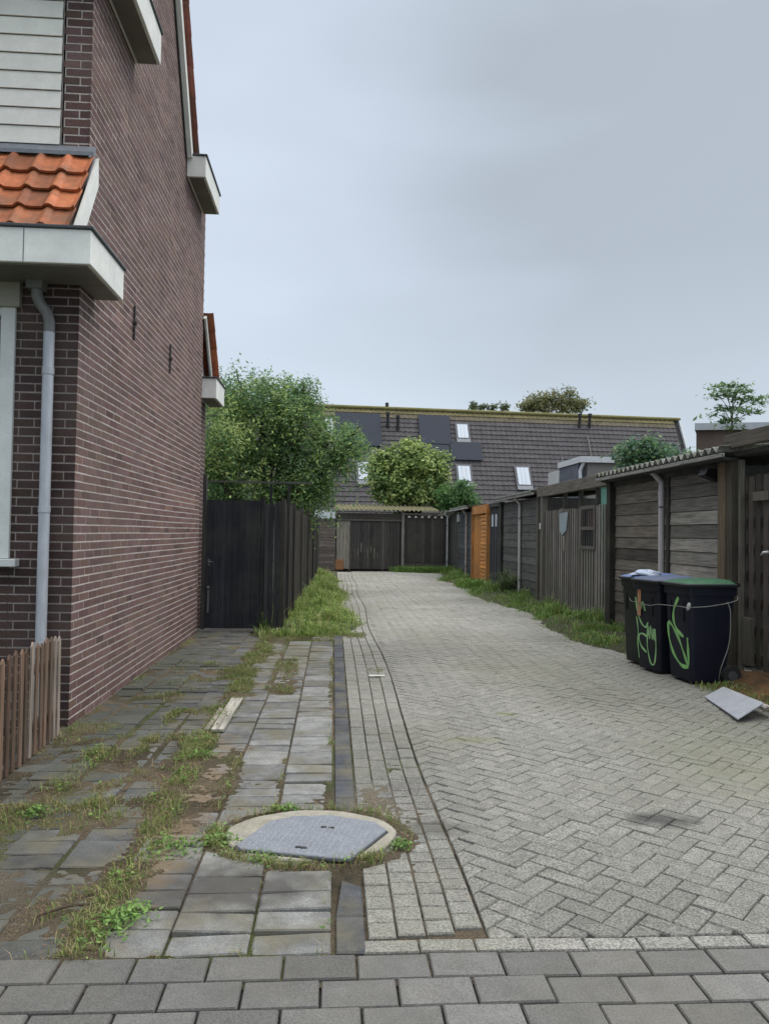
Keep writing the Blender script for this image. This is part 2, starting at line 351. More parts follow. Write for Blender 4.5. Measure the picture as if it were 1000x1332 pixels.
# verges
def vr_edge(y): return 3.42+.18*np.sin(y*.9+1)+.25*np.exp(-((y-8.6)/1.0)**2)*0+np.clip((y-20)/8, 0, 1)*.25+np.clip((10.5-y)/1.8, 0, 1)*.55
def vrh(x, y): return -.03+.09*np.clip((x-vr_edge(y))/.5, 0, 1)+.03*(fbm(x, y, 3, 3)-.5)
VC = lambda x, y, z: mixc((.06, .055, .035), (.09, .1, .045), fbm(x, y, 2, 3)*1.2)
tag(mesh('verge_soil', grid(3.0, 4.62, 8.9, 30.5, .07, vrh, VC), 'soil', smooth=True), 'soil of the verge before the sheds', kind='structure')
def vl_edge(y): return .42-.25*np.clip((y-15)/12, 0, 1)+.12*np.sin(y*1.1)-np.clip((12.4-y)/1.2, 0, 1)*.1
def vlh(x, y): return -.03+.11*np.clip((vl_edge(y)-x)/.5, 0, 1)*np.clip((y-11)/.8, 0, 1)+.03*(fbm(x, y, 3, 3)-.5)
tag(mesh('verge_soil', grid(-1.15, .7, 11.0, 29.5, .07, vlh, VC), 'soil', smooth=True), 'soil of the verge before the left fence', kind='structure')

# ------------------------------------------------------------ grass
def blades(pts, hmin, hmax, wd, cols, lean=.5, droop=.3, hs=None):
    n = len(pts); h = rng.uniform(hmin, hmax, n) if hs is None else hs
    th = rng.uniform(0, 2*pi, n); d = np.stack([np.cos(th), np.sin(th), 0*th], 1); s = np.stack([-np.sin(th), np.cos(th), 0*th], 1)
    ln = rng.uniform(.1, lean, n)[:, None]; W = (wd*rng.uniform(.6, 1.3, n))[:, None]; hh = h[:, None]; up = np.array([0, 0, 1.0])
    b = pts; m = pts+up*hh*.6+d*hh*ln*.4; t = pts+up*hh*(1-droop*ln)+d*hh*ln*1.2
    V = np.stack([b-s*W, b+s*W, m+s*W*.8, m-s*W*.8, t], 1).reshape(-1, 3)
    i = np.arange(n)*5; c0 = np.asarray(cols); ci = c0[rng.integers(0, len(c0), n)]*rng.uniform(.75, 1.25, (n, 1))
    Cc = np.repeat(np.concatenate([ci, rng.random((n, 1))], 1), 5, 0)
    mb = MB(); mb.v = V.tolist(); mb.c = Cc.tolist()
    mb.f = np.stack([i, i+1, i+2, i+3], 1).tolist()+np.stack([i+3, i+2, i+4], 1).tolist(); return mb
def leaves(pts, size, cols, up=.5, asp=.55, ci=None, nrm=None):
    n = len(pts); nv = rng.normal(size=(n, 3)); nv[:, 2] = np.abs(nv[:, 2])+up
    if nrm is not None: nv = nv*.6+nrm
    nv /= np.linalg.norm(nv, axis=1)[:, None]
    a = np.cross(nv, rng.normal(size=(n, 3))); a /= np.linalg.norm(a, axis=1)[:, None]; b = np.cross(nv, a)
    s = (size*rng.uniform(.6, 1.3, n))[:, None]; 
    V = np.stack([pts-a*s*.5, pts-b*s*.5*asp-nv*s*.08, pts+a*s*.5, pts+b*s*.5*asp-nv*s*.08], 1).reshape(-1, 3)
    i = np.arange(n)*4; c0 = np.asarray(cols)
    if ci is None: ci = rng.integers(0, len(c0), n)
    cc = c0[ci]*rng.uniform(.75, 1.25, (n, 1))
    mb = MB(); mb.v = V.tolist(); mb.c = np.repeat(np.concatenate([cc, rng.random((n, 1))], 1), 4, 0).tolist(); mb.f = np.stack([i, i+1, i+2, i+3], 1).tolist(); return mb
def merge(*ms):
    o = MB()
    for m in ms:
        b = len(o.v); o.v += m.v; o.c += m.c; o.f += [tuple(k+b for k in f) for f in m.f]
    return o
def sample(x0, x1, y0, y1, n, dens):
    x = rng.uniform(x0, x1, n); y = rng.uniform(y0, y1, n); k = rng.random(n) < dens(x, y); return x[k], y[k]
GR = [(.15, .22, .05), (.2, .26, .07), (.25, .27, .09), (.12, .18, .05), (.3, .27, .12), (.34, .26, .15)]
GG = [(.12, .23, .05), (.16, .28, .06), (.09, .18, .045), (.22, .31, .08)]
GY = [(.25, .35, .08), (.31, .39, .10), (.18, .30, .065), (.38, .38, .15), (.15, .26, .06)]
def broad(u, v, r, n):
    p = onz(u, v, .0); m = int(n*9); o = rng.normal(size=(m, 3))*np.array([r*.5, r*.5, 0]); o[:, 2] = rng.random(m)*.04*np.exp(-(o[:, 0]**2+o[:, 1]**2)/(r*r))+.008
    return leaves(p+o, .026, [(.15, .26, .06), (.2, .32, .08), (.1, .19, .05)], up=1.0, asp=.5)
# weeds in the walkway
dn = lambda x, y: np.clip(weed(x, y)*1.25-.25, 0, 1)*np.clip((fbm(x, y, 6, 3)-.33)*4, 0, 1)*(((x-RX)/RRX)**2+((y-RY)/RRY)**2 > .97)
x, y = sample(-1.95, .5, 2.76, 11.8, 300000, dn); P = np.stack([x, y, soilh(x, y)-.003], 1)
wb = blades(P, .012, .06, .0019, GR, lean=1.2)
clump = fbm(x, y, 5, 2); k = (clump > .56) & (rng.random(len(x)) < .5); k &= (rng.random(len(x)) < .45); Pl = P[k]; Pl = Pl+np.array([0, 0, .008])+rng.random((len(Pl), 1))*np.array([0, 0, .03])
wl = leaves(Pl, .022, GG+[(.12, .17, .05)], up=1.2, asp=.6)
# brown dead litter
x, y = sample(-1.95, .3, 2.78, 8, 60000, lambda x, y: np.clip(weed(x+.07, y)*.8-.25+.6*np.exp(-((x+.62)/.3)**2-((y-4)/.9)**2), 0, .9))
wd_ = leaves(np.stack([x, y, np.maximum(soilh(x, y), 0)+.003], 1), .013, [(.28, .15, .07), (.2, .12, .06), (.14, .09, .05), (.25, .19, .1)], up=2, asp=.35)
x, y = sample(-1.95, .45, 2.78, 8.5, 220000, lambda x, y: np.clip((soilh(x, y)+.004)/.01, 0, 1)*np.clip((fbm(x, y, 4, 3)-.3)*3, 0, 1)*.95)
wd2 = leaves(np.stack([x, y, soilh(x, y)+.002], 1), .012, [(.30, .20, .12), (.22, .13, .07), (.36, .30, .2), (.12, .09, .05), (.15, .18, .06)], up=1.6, asp=.3)
ws = [bw_ for bw_ in (broad(*a) for a in ((290, 1098, .11, 16), (225, 1105, .13, 20), (150, 1205, .12, 20), (175, 1190, .08, 14), (521, 1103, .05, 10), (262, 985, .09, 12), (50, 1060, .09, 14), (560//2+60, 1120, .09, 12), (375, 1056, .06, 10)))]
tag(mesh('weeds', merge(wb, wl, wd_, wd2, *ws), 'grass'), 'weeds and dry moss in the walkway joints', 'weeds', kind='stuff')
# left verge grass
def vld(x, y): return np.clip((vl_edge(y)-x)/.3+.15, 0, 1)*(.35+.65*(fbm(x, y, 1.5, 2) > .42))
x, y = sample(-1.08, .62, 11.1, 28.5, 64000, vld); cl = np.clip((fbm(x, y, 2.6, 3)-.3)*2.6, .15, 1.4); hs = rng.uniform(.04, .25, len(x))*cl*np.clip((vl_edge(y)-x)/.6+.3, .3, 1.25)
tag(mesh('grass_verge', merge(blades(np.stack([x, y, np.maximum(vlh(x, y), -.005)], 1), 0, 0, .0065, GY, lean=1.3, hs=hs), blades(np.stack([x, y, np.maximum(vlh(x, y), 0)], 1)[::110], .2, .4, .004, [(.45, .42, .22), (.38, .4, .16)], lean=.8)), 'grass'), 'yellow-green rough grass along the dark left fence', 'grass', kind='stuff')
# right verge grass
def vrd(x, y): return np.clip((x-vr_edge(y))/.3+.15, 0, 1)*(.3+.7*(fbm(x, y, 1.3, 2) > .40))*(1-.75*((y > 16.3) & (y < 17.5))-.8*((y > 21) & (y < 24.5)))
x, y = sample(3.2, 4.6, 8.95, 30.3, 60000, lambda x, y: vrd(x, y)*np.clip((fbm(x, y, 1.6, 3)-.36)*6, .06, 1)); hs = rng.uniform(.04, .26, len(x))*np.clip((fbm(x, y, 2.2, 3)-.3)*2.6, .15, 1.4)*np.clip((x-vr_edge(y))/.6+.25, .3, 1.2)
tag(mesh('grass_verge', blades(np.stack([x, y, np.maximum(vrh(x, y), -.005)], 1), 0, 0, .0065, GG+[GR[2]], lean=1.2, hs=hs), 'grass'), 'green rough grass along the foot of the right sheds', 'grass', kind='stuff')
x, y = sample(2.0, 4.5, 29.6, 30.5, 7000, lambda x, y: np.clip((x-2.2)/.8, 0, 1)*np.clip((y-30.1+.35*(x-2))/.3+.2, 0, 1)); 
tag(mesh('grass_verge', blades(np.stack([x, y, 0*x], 1), .06, .32, .008, GG, lean=.8), 'grass'), 'grass patch before the end fence', 'grass', kind='stuff')
# grass under lattice, right foreground
x, y = sample(3.6, 4.6, 6.2, 7.6, 6000, lambda x, y: np.clip((x-3.75+.2*(y-6.5))*2, 0, 1)*.7)
tag(mesh('grass_verge', blades(np.stack([x, y, 0*x], 1), .02, .1, .004, GG+GR, lean=1.0), 'grass'), 'short grass at the foot of the slatted fence on the right', 'grass', kind='stuff')

# ============================================================ HOUSE (left)
HX = -1.97; YF, YR, YU = 5.98, 11.42, 6.12
house = Thing('brick_house', 'dark red-brick house with white box gutters and orange tiled porch roof', 'house', (-4, 8.6, 0))
def bcol(dark=1.0):
    t = U_(.78, 1.22)*dark
    if random.random() < .04: t *= .7
    return (.134*t, .080*t*U_(.94, 1.07), .071*t*U_(.9, 1.12))
MORT = (.48, .43, .40)
def brickface(mb, frame, rows, z0, ch=.0667, bl=.228, mort=.0125, prd=.0022, dark=1.0, mc=MORT):
    """rows(z)-> list of (u0,u1); each brick a chamfer-less block standing proud of the mortar"""
    z = z0; r = 0
    zt = rows[0]
    while z+ch <= zt+1e-6:
        for (u0, u1) in rows[1](z+ch/2):
            k0 = math.floor((u0)/bl)-1; u = k0*bl+(r % 2)*bl/2
            while u < u1:
                vj = mort*.42; a = max(u+vj, u0); b = min(u+bl-vj, u1)
                if b-a > .025:
                    p = prd+U_(-.001, .001); e = U_(-.0012, .0012)+.002*sin(u*1.7+z)
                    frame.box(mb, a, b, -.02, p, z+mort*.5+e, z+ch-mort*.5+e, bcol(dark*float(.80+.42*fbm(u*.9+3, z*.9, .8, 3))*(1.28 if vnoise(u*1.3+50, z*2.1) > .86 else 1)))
                u += bl
        z += ch; r += 1
fs = FR(HX, 0, 0, 1, 1, 0)      # side wall: u=y, outward +x
def side_rows(z):
    a = YF if z < 3.45 else YU
    b = YR
    if z > 6.30: 
        a = max(a, 7.28+(z-6.30)/1.62); b = 9.92-(z-6.30)/1.62
    return [(a, b)] if b-a > .05 else []
bw = MB()
brickface(bw, fs, (8.4, side_rows), 0.0)
# mortar body (solid, gable outline)
out = [(YF+.004, 0), (YR-.004, 0), (YR-.004, 6.30), (9.92, 6.30), (8.6, 8.44), (7.28, 6.30), (YU+.004, 6.30), (YU+.004, 3.46), (YF+.004, 3.46)]
bw.prism([(HX+.0005, y_, z_) for y_, z_ in out], (-.2, 0, 0), MORT)
ff = FR(0, YF, 1, 0, 0, -1)     # lower front: u=x
brickface(bw, ff, (3.42, lambda z: [(-2.43, HX-.0)] if z > 1.21 and z < 3.2 else [(-5.5, HX)]), 0.0, bl=.228, dark=.36, mort=.0115)  # front bricks darkened: shade under the eave is painted into their colour
MF = (.27, .235, .22); bw.box(-5.5, -2.44, YF+.0, YF+.2, 0, 1.2, MF); bw.box(-2.435, HX-.21, YF+.0, YF+.2, 0, 3.45, MF); bw.box(-5.5, -2.44, YF+.001, YF+.2, 3.2, 3.45, MF)  # darker front mortar, with the same eave shade in its colour
bw.box(HX-.215, HX-.0, YF+.0, YF+.0035, 0, 3.45, MF)
fu = FR(0, YU, 1, 0, 0, -1)
brickface(bw, fu, (6.28, lambda z: [(-2.18, HX)]), 4.33, dark=.7)  # upper front bricks toned down too, front-side shade put into their colour
bw.box(-6, HX-.201, YU+.0, YU+.2, 3.47, 6.29, MORT); bw.box(HX-.215, HX, YU, YU+.0035, 3.47, 6.29, MORT)
bw.box(-6, HX-.21, YR-.2, YR, 0, 6.29, MORT)
house.part('brick_wall', bw, 'brick')
WH = (.80, .80, .75)
# siding
sd = MB(); z = 4.50
while z < 5.9:
    fu.box(sd, -5.6, -2.19, .012, .024, z+.004, z+.142, jit((.74, .73, .66), .03), tn=.012); z += .144
sd.box(-5.6, -2.19, YU-.011, YU-.001, 4.48, 5.95, (.12, .12, .11))
house.part('white_cladding', sd, 'paint')
# box gutters
def gutter_box(x0, x1, y0, y1, z0, z1, name='box_gutter'):
    g = MB(); g.cbox(x0, x1, y0, y1, z0, z1, WH, .004); o = house.part(name, g, 'paint')
    sf_ = MB(); sf_.box(x0+.03, x1-.03, y0+.03, y1-.03, z0-.012, z0-.0005, (.13, .12, .10)); house.part('soffit', sf_, 'paint', o)  # soffit plate in dark brown: shade under the gutter painted into its colour
    e = MB(); e.cbox(x0-.0, x1+.018, y0-.018, y1+.018, z1+.001, z1+.024, (.05, .055, .06), .004); house.part('zinc_edge', e, 'iron', o)
    s = MB()
    for xx in np.arange(x0+.2, x1-.2, 1.0): s.box(xx-.002, xx+.002, y0-.001, y0+.001, z0, z1, (.1, .1, .1))
    return o
# porch gutter (L-shaped: front piece and return along the side wall)
pz0, pz1 = 3.365, 3.61
g1 = gutter_box(-5.6, -1.74, 5.49, YF-.012, pz0, pz1)
g2 = MB(); g2.cbox(HX+.008, -1.74, YF-.008, 6.34, pz0, pz1-.0, WH, .003); o2 = house.part('box_gutter', g2, 'paint')
e = MB(); e.cbox(HX+.009, -1.722, YF+.009, 6.36, pz1+.001, pz1+.024, (.05, .055, .06), .004); house.part('zinc_edge', e, 'iron', o2); e = MB(); e.box(HX+.02, -1.77, YF-.035, 6.31, pz0-.012, pz0-.0005, (.13, .12, .10)); house.part('soffit', e, 'paint', o2)  # soffit of the return carries the same painted-in shade
for xx in (-2.20, -3.3, -4.3): jn = MB(); jn.box(xx-.003, xx+.003, 5.4875, 5.491, pz0+.003, pz1-.003, (.16, .16, .16)); house.part('joint_strip', jn, 'iron', g1)
# upper gutters (return along the gable)
gutter_box(HX+.009, -1.725, 5.80, 7.37, 5.95, 6.25)
gutter_box(-6, HX-.001, 5.80, YU-.03, 5.95, 6.25)
gutter_box(HX+.009, -1.72, 9.92, 11.10, 6.06, 6.33)
gutter_box(-6, HX-.22, YR+.01, YR+.3, 6.06, 6.33)
gutter_box(HX-.04, -1.76, 11.43, 12.25, 3.46, 3.75)
# rear extension with small tiled roof
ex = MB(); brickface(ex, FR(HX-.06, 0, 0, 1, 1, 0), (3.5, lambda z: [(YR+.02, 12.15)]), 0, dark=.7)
ex.prism([(HX-.0605, YR+.01, 0), (HX-.0605, 12.14, 0), (HX-.0605, 12.14, 3.7), (HX-.0605, YR+.01, 4.6)], (-3, 0, 0), MORT); house.part('rear_wall', ex, 'brick')
# rakes: white barge boards + tiled roof slopes
OR = (.42, .13, .055)
def tile_slope(mb, x0, x1, p0, p1, tw=.205, rows=None, col=OR, th=.02):
    """pantile roof between x0..x1; p0=(y,z) eave, p1=(y,z) top"""
    L = math.hypot(p1[0]-p0[0], p1[1]-p0[1]); rows = rows or max(1, round(L/.3)); rl = L/rows
    dy, dz = (p1[0]-p0[0])/L, (p1[1]-p0[1])/L; ny, nz = (-dz, dy) if dy > 0 else (dz, -dy)
    if nz < 0: ny, nz = -ny, -nz
    nc = int(round(abs(x1-x0)/tw)); prof = [(0, .026), (.1, .034), (.2, .025), (.3, .006), (.6, .001), (.86, .004), (1.0, .024)]
    for r in range(rows):
        for c in range(nc):
            xa = x1-(c+1)*tw; cc = jit(col, .38); vs = []
            for e, (s, lift) in enumerate(((r*rl-.03, .034), ((r+1)*rl, .0))):
                for (t, h) in prof:
                    for th_ in (0, -th): 
                        k = h+lift+th_; vs.append((xa+t*tw, p0[0]+dy*s+ny*k, p0[1]+dz*s+nz*k))
            n = len(prof); fcs = []
            for i in range(n-1):
                a, b = 2*i, 2*(i+1); fcs.append((a, b, b+2*n, a+2*n)); fcs.append((a+1, a+1+2*n, b+1+2*n, b+1)); fcs.append((a, a+1, b+1, b))
            fcs.append((0, 2*n, 2*n+1, 1)); fcs.append((2*n-2, 2*n-1, 4*n-1, 4*n-2))
            mb.add(vs, fcs, cc)
rt = MB(); tile_slope(rt, -5.3, -1.915, (5.58, 3.65), (6.07, 4.40), tw=.205, rows=4, col=(.40, .125, .05)); 
rt.hexa([(-5.3, 5.58, 3.62), (-1.93, 5.58, 3.62), (-1.93, 6.10, 4.39), (-5.3, 6.10, 4.39), (-5.3, 5.58, 3.635), (-1.93, 5.58, 3.635), (-1.93, 6.10, 4.405), (-5.3, 6.10, 4.405)], (.1, .05, .04))
house.part('porch_roof', rt, 'orange')
fl = MB()
fl.hexa([(-5.4, 6.03, 4.40), (HX+.06, 6.03, 4.40), (HX+.06, YU-.027, 4.44), (-5.4, YU-.027, 4.44), (-5.4, 6.03, 4.43), (HX+.06, 6.03, 4.43), (HX+.06, YU-.027, 4.50), (-5.4, YU-.027, 4.50)], (.17, .18, .2))
fl.prism([(HX+.0045, 6.02, 4.12), (HX+.0045, 6.22, 4.2), (HX+.0045, 6.24, 4.5), (HX+.0045, 6.1, 4.5)], (.004, 0, 0), (.2, .21, .23))
house.part('lead_flashing', fl, 'zinc')
bb = MB(); bb.prism([(HX+.055, 5.60, 3.635), (HX+.055, 5.78, 3.635), (HX+.055, 6.13, 4.20), (HX+.055, 6.115, 4.42)], (.022, 0, 0), WH); house.part('barge_board', bb, 'paint')
def rake(p0, p1, w_, xo=.02, name='barge_board'):
    b = MB(); d = np.array([p1[0]-p0[0], p1[1]-p0[1]]); d = d/np.linalg.norm(d); n = np.array([-d[1], d[0]]); n = n if n[1] > 0 else -n
    q = [np.array(p0), np.array(p1), np.array(p1)-n*w_, np.array(p0)-n*w_]
    b.prism([(HX+.009, a[0], a[1]) for a in q], (xo+.02, 0, 0), WH); o = house.part(name, b, 'paint')
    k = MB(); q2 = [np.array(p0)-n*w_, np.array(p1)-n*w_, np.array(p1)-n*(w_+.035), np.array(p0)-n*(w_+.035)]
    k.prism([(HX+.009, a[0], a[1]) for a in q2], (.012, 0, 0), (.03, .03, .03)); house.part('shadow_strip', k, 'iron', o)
rake((9.92+.05, 6.34), (8.6, 8.50), .11, .05); rake((7.28-.05, 6.27), (8.6, 8.50), .11, .05)
rf = MB(); tile_slope(rf, -6, HX+.14, (10.03, 6.38), (8.6, 8.68), tw=.25, rows=8, col=(.27, .10, .075)); tile_slope(rf, -6, HX+.14, (7.17, 6.32), (8.6, 8.68), tw=.25, rows=8, col=(.27, .10, .075))
house.part('main_roof', rf, 'orange')
rr_ = MB(); tile_slope(rr_, -5, HX+.14, (12.2, 3.82), (11.44, 4.72), tw=.22, rows=4, col=(.40, .12, .06)); house.part('rear_roof', rr_, 'orange')
rake((12.2, 3.76), (11.44, 4.68), .09)
for (ya, yb) in ((9.92, YR), (YU, 7.28)): fltop = MB(); fltop.box(-6, HX-.0, ya, yb, 6.302, 6.33, (.1, .1, .1)); house.part('flat_roof', fltop, 'zinc')
# wall anchors
for (ay, az) in ((7.53, 3.5), (9.16, 3.52)):
    a = MB(); a.cbox(HX+.008, HX+.026, ay-.012, ay+.012, az-.17, az+.17, (.035, .03, .03), .003); a.tube([(HX+.005, ay, az), (HX+.04, ay, az)], .022, 8, (.035, .03, .03)); house.part('wall_anchor', a, 'iron')
# window of the front
wf = MB(); zs0, zs1 = 1.25, 3.30
zw0 = 1.24
for (a, b, c, d) in ((-2.535, -2.43, zw0+.03, 3.2), (-4.1, -4.03, zw0+.03, 3.2)): wf.cbox(a, b, YF-.03, YF+.1, c, d, (.66, .68, .66), .004)
wf.cbox(-4.03, -2.535, YF-.02, YF+.1, 3.11, 3.2, (.66, .68, .66), .004); wf.cbox(-4.03, -2.535, YF-.02, YF+.1, zw0+.05, zw0+.13, (.66, .68, .66), .004)
wo = house.part('window_frame', wf, 'paint')
wg = MB(); wg.box(-4.03, -2.535, YF+.03, YF+.04, zw0+.13, 3.11, (.1, .1, .1)); house.part('window_pane', wg, 'glass', wo)
ws = MB(); ws.cbox(-4.2, -2.36, YF-.085, YF+.05, zw0-.03, zw0+.028, (.6, .62, .6), .005); house.part('window_sill', ws, 'paint', wo)
wi = MB(); wi.box(-5.4, -2.44, YF+.15, YF+.19, 1.2, 3.2, (.02, .02, .02)); house.part('dark_interior', wi, 'iron', wo)
hd = MB(); hd.cbox(-5.5, -2.39, YF-.06, YF-.008, 3.17, 3.364, (.30, .29, .235), .004); house.part('wooden_lintel', hd, 'paint')
# downpipe with swan neck
dp = MB(); px_, py_ = -2.165, YF-.062; DC = (.44, .46, .50)
dp.tube([(px_, py_, .02), (px_, py_, 3.02)], .040, 16, DC)
dp.tube([(px_, py_, 2.98), (px_, py_, 3.06), (px_-.02, py_, 3.13), (px_-.065, py_-.02, 3.19), (px_-.085, py_-.03, 3.24), (px_-.09, py_-.03, 3.37)], .041, 16, (.17, .17, .165))
for zc in (2.66, 1.62, .6): dp.tube([(px_, py_, zc), (px_, py_, zc+.05)], .0445, 16, jit(DC, .05))
dpo = house.part('downpipe', dp, 'zinc', smooth=True)
m_ = dpo.modifiers.new('e', 'EDGE_SPLIT'); m_.split_angle = R(40)
hp = MB(); hp.cbox(px_-.15, px_-.03, py_-.09, py_+.03, 3.29, 3.364, (.15, .15, .14), .006); house.part('hopper', hp, 'zinc', dpo)

# picket fence at the left front
pf = Thing('picket_fence', 'low brown picket fence with pointed slats before the house', 'fence', (-1.95, 4.6, 0))
y = 5.69; i = 0
while y > 2.95:
    m_ = MB(); x = -1.94+.010*sin(y*3)+U_(-.004, .004); h = .745+U_(-.018, .02); hw = .022+U_(-.002, .002); c = jit((.135, .085, .06), .45) if i not in (0, 1, 6) else jit((.3, .24, .2), .2)
    lx = U_(-.008, .008)
    q = [(y-hw, .02), (y+hw, .02), (y+hw, h-.03), (y, h), (y-hw, h-.03)]
    m_.prism([(x+(lx*zz), yy, zz) for yy, zz in q], (.012, 0, 0), c); pf.part('picket', m_, 'woodv'); y -= .092; i += 1
rl = MB(); pass
for z_ in (.16, .53): rl = MB(); rl.cbox(-1.99, -1.955, 2.9, 5.7, z_, z_+.06, (.05, .032, .025)); pf.part('rail', rl, 'woodh')
for yy in (5.66, 4.2, 2.95):
    p = MB(); p.cbox(-2.04, -1.995, yy-.03, yy+.03, 0, .70, (.09, .06, .045)); pf.part('post', p, 'woodv')

# ============================================================ LEFT FENCES
def vboards(mb, fr, u0, u1, z0, z1, bwid, col, k=.25, gap=.006, n0=0, n1=.02, ztop=.015, taper=0, lap=True):
    u = u0; i = 0
    while u < u1-.02:
        w_ = min(bwid*U_(.93, 1.07), u1-u); o = (.012 if (i % 2 and lap) else 0)
        fr.box(mb, u+gap/2, u+w_-gap/2, n0+o, n1+o, z0+U_(0, .015), z1+(u-u0)/(u1-u0)*taper+U_(-ztop, ztop), jit(col, k), tn=U_(-.003, .003)); u += w_; i += 1
def hboards(mb, fr, u0, u1, z0, z1, bh, col, k=.25, n0=0, n1=.02, gap=.005, split=None):
    z = z0
    while z < z1-.02:
        h = min(bh, z1-z); segs = [(u0, u1)] if split is None else [(u0, split), (split, u1)]
        for (a, b) in segs: fr.box(mb, a+.002, b-.002, n0, n1, z+gap/2, z+h-gap/2, jit(col, k), tn=.010)
        z += h
DK = (.026, .028, .036)
lg = Thing('garden_gate', 'black-stained wooden gate beside the house wall', 'gate', (-1.6, 11.72, 0))
gf = FR(0, 11.70, 1, 0, 0, -1)
p = MB(); vboards(p, gf, -1.90, -1.10, .04, 1.97, .095, DK, .3, gap=.003, ztop=.003, lap=False); p.box(-1.90, -1.10, 11.71, 11.73, .05, 1.95, (.01, .01, .01)); door = lg.part('door_panel', p, 'woodv')
p = MB(); p.cbox(-1.965, -1.91, 11.68, 11.76, 0, 2.35, (.05, .045, .045)); lg.part('gate_post', p, 'woodv')
p = MB(); p.cbox(-1.095, -1.04, 11.69, 11.76, 0, 2.02, (.02, .021, .024)); lg.part('gate_post', p, 'woodv')
p = MB(); p.box(-1.87, -1.84, 11.665, 11.683, .98, 1.08, (.12, .12, .12)); p.tube([(-1.855, 11.66, 1.04), (-1.80, 11.64, 1.04)], .009, 8, (.25, .25, .25)); lg.part('handle', p, 'zinc', door)
p = MB(); p.box(-1.865, -1.845, 11.665, 11.683, .28, .62, (.16, .17, .16)); p.tube([(-1.855, 11.68, .66), (-1.855, 11.65, .66)], .02, 10, (.2, .2, .2)); lg.part('bolt', p, 'zinc', door)
p = MB(); p.box(-2.04, -1.0, 11.66, 11.78, .0, .03, (.25, .23, .21)); lg.part('threshold', p, 'concrete')
sf = Thing('board_fence', 'dark board fence running down the left side of the alley', 'fence', (-.9, 18, 0))
# return panel + long side
def seg_frame(x0, y0, x1, y1):
    l = math.hypot(x1-x0, y1-y0); ux, uy = (x1-x0)/l, (y1-y0)/l; return FR(x0, y0, ux, uy, uy, -ux), l
p = MB(); vboards(p, gf, -1.035, -.80, .03, 1.93, .07, (.036, .037, .042), .3); sf.part('end_panel', p, 'woodv')
pts = [(-.80, 11.72, 1.92), (-.74, 13.6, 1.93), (-.69, 15.6, 1.9), (-.64, 18.0, 1.94), (-.60, 21.0, 1.98), (-.58, 24.5, 2.0), (-.56, 28.6, 2.02)]
for a, b in zip(pts[:-1], pts[1:]):
    fr, l = seg_frame(a[0], a[1], b[0], b[1]); p = MB()
    colr = random.choice([(.045, .042, .042), (.06, .052, .045), (.04, .042, .046)])
    vboards(p, fr, 0, l, .03, a[2]+U_(-.04, .04), .12, colr, .35); fr.box(p, 0, l, -.03, -.012, .1, a[2]-.1, (.012, .012, .012)); sf.part('fence_panel', p, 'woodv')
    q = MB(); fr.box(q, -.04, .04, .0, .07, 0, a[2]+.08, jit((.05, .045, .04), .2)); sf.part('fence_post', q, 'woodv')
tr = Thing('pergola_rail', 'thin dark timber rail carried on posts above the black gate', 'pergola', (-1.5, 12.3, 0))
p = MB(); p.box(-2.0, -.35, 12.28, 12.33, 2.27, 2.30, (.09, .095, .08)); tr.part('rail', p, 'woodx')
for xx in (-1.0, -.72): p = MB(); p.box(xx-.02, xx+.02, 12.29, 12.33, 0, 2.26, (.03, .03, .03)); tr.part('post', p, 'woodv')

# plank lying on the walkway
def flatplank(name, label, quad, th, col):
    P_ = [onz(u, v, .03) for u, v in quad]; b = MB(); b.hexa([(q[0], q[1], .012) for q in P_]+[(q[0], q[1], .012+th) for q in P_], col)
    c = sum(P_)/4; return single(name, b, 'woodh', label, 'plank', (c[0], c[1], 0), 'planks on the walkway', bevel=.003) if False else tag(mesh(name, b, 'woodh', None, (c[0], c[1], 0), bevel=.003), label, 'plank', 'planks on the walkway')
flatplank('weathered_plank', 'wide pale weathered plank lying on the walkway', [(274, 949), (291, 949), (316, 908), (301, 908)], .022, (.34, .31, .27))
flatplank('weathered_plank', 'narrow splinter of wood beside the wide plank', [(266, 947), (272, 948), (291, 921), (286, 919)], .014, (.27, .24, .2))
s_ = onz(490, 880, 0); b = MB(); b.cbox(s_[0]-.085, s_[0]+.085, s_[1]-.018, s_[1]+.018, .006, .014, (.62, .62, .58), .002)
single('paper_strip', b, 'sheet', 'small white strip of litter on the paving bricks', 'litter', (s_[0], s_[1], 0))
st = MB(); a_ = onz(45, 1192, .02); b_ = onz(128, 1175, .02); st.tube([a_, (a_+b_)/2+np.array([0, .02, .006]), b_], [.004, .006, .005], 6, (.07, .05, .035)); single('twig', st, 'bark', 'thin brown twig lying on the soil at the lower left', 'twig')

# ============================================================ MANHOLE
mh = Thing('manhole', 'grey steel manhole cover set askew in a round concrete ring', 'manhole', (RX, RY, 0))
b = MB(); n = 64; rings = [(1.0, -.03), (1.0, .012), (.985, .018), (.3, .020)]; vs = []
for (k, z) in rings:
    for i in range(n): t = 2*pi*i/n; rr = k*(1+.012*sin(5*t)+.008*sin(11*t+1)); vs.append((RX+RRX*.97*rr*cos(t), RY+RRY*.97*rr*sin(t), z))
fs_ = [(r*n+i, r*n+(i+1) % n, (r+1)*n+(i+1) % n, (r+1)*n+i) for r in range(3) for i in range(n)]+[tuple(3*n+i for i in range(n))]
b.add(vs, fs_, (.30, .28, .235)); ring = mh.part('concrete_ring', b, 'concrete')
cv = [onz(304, 1100, .03)[:2], onz(310, 1105, .03)[:2], onz(425, 1116.5, .03)[:2], onz(456, 1119, .03)[:2], onz(505, 1080, .03)[:2], onz(489, 1069, .03)[:2], onz(430, 1060.5, .03)[:2], onz(384, 1061.5, .03)[:2], onz(350, 1068, .03)[:2]]
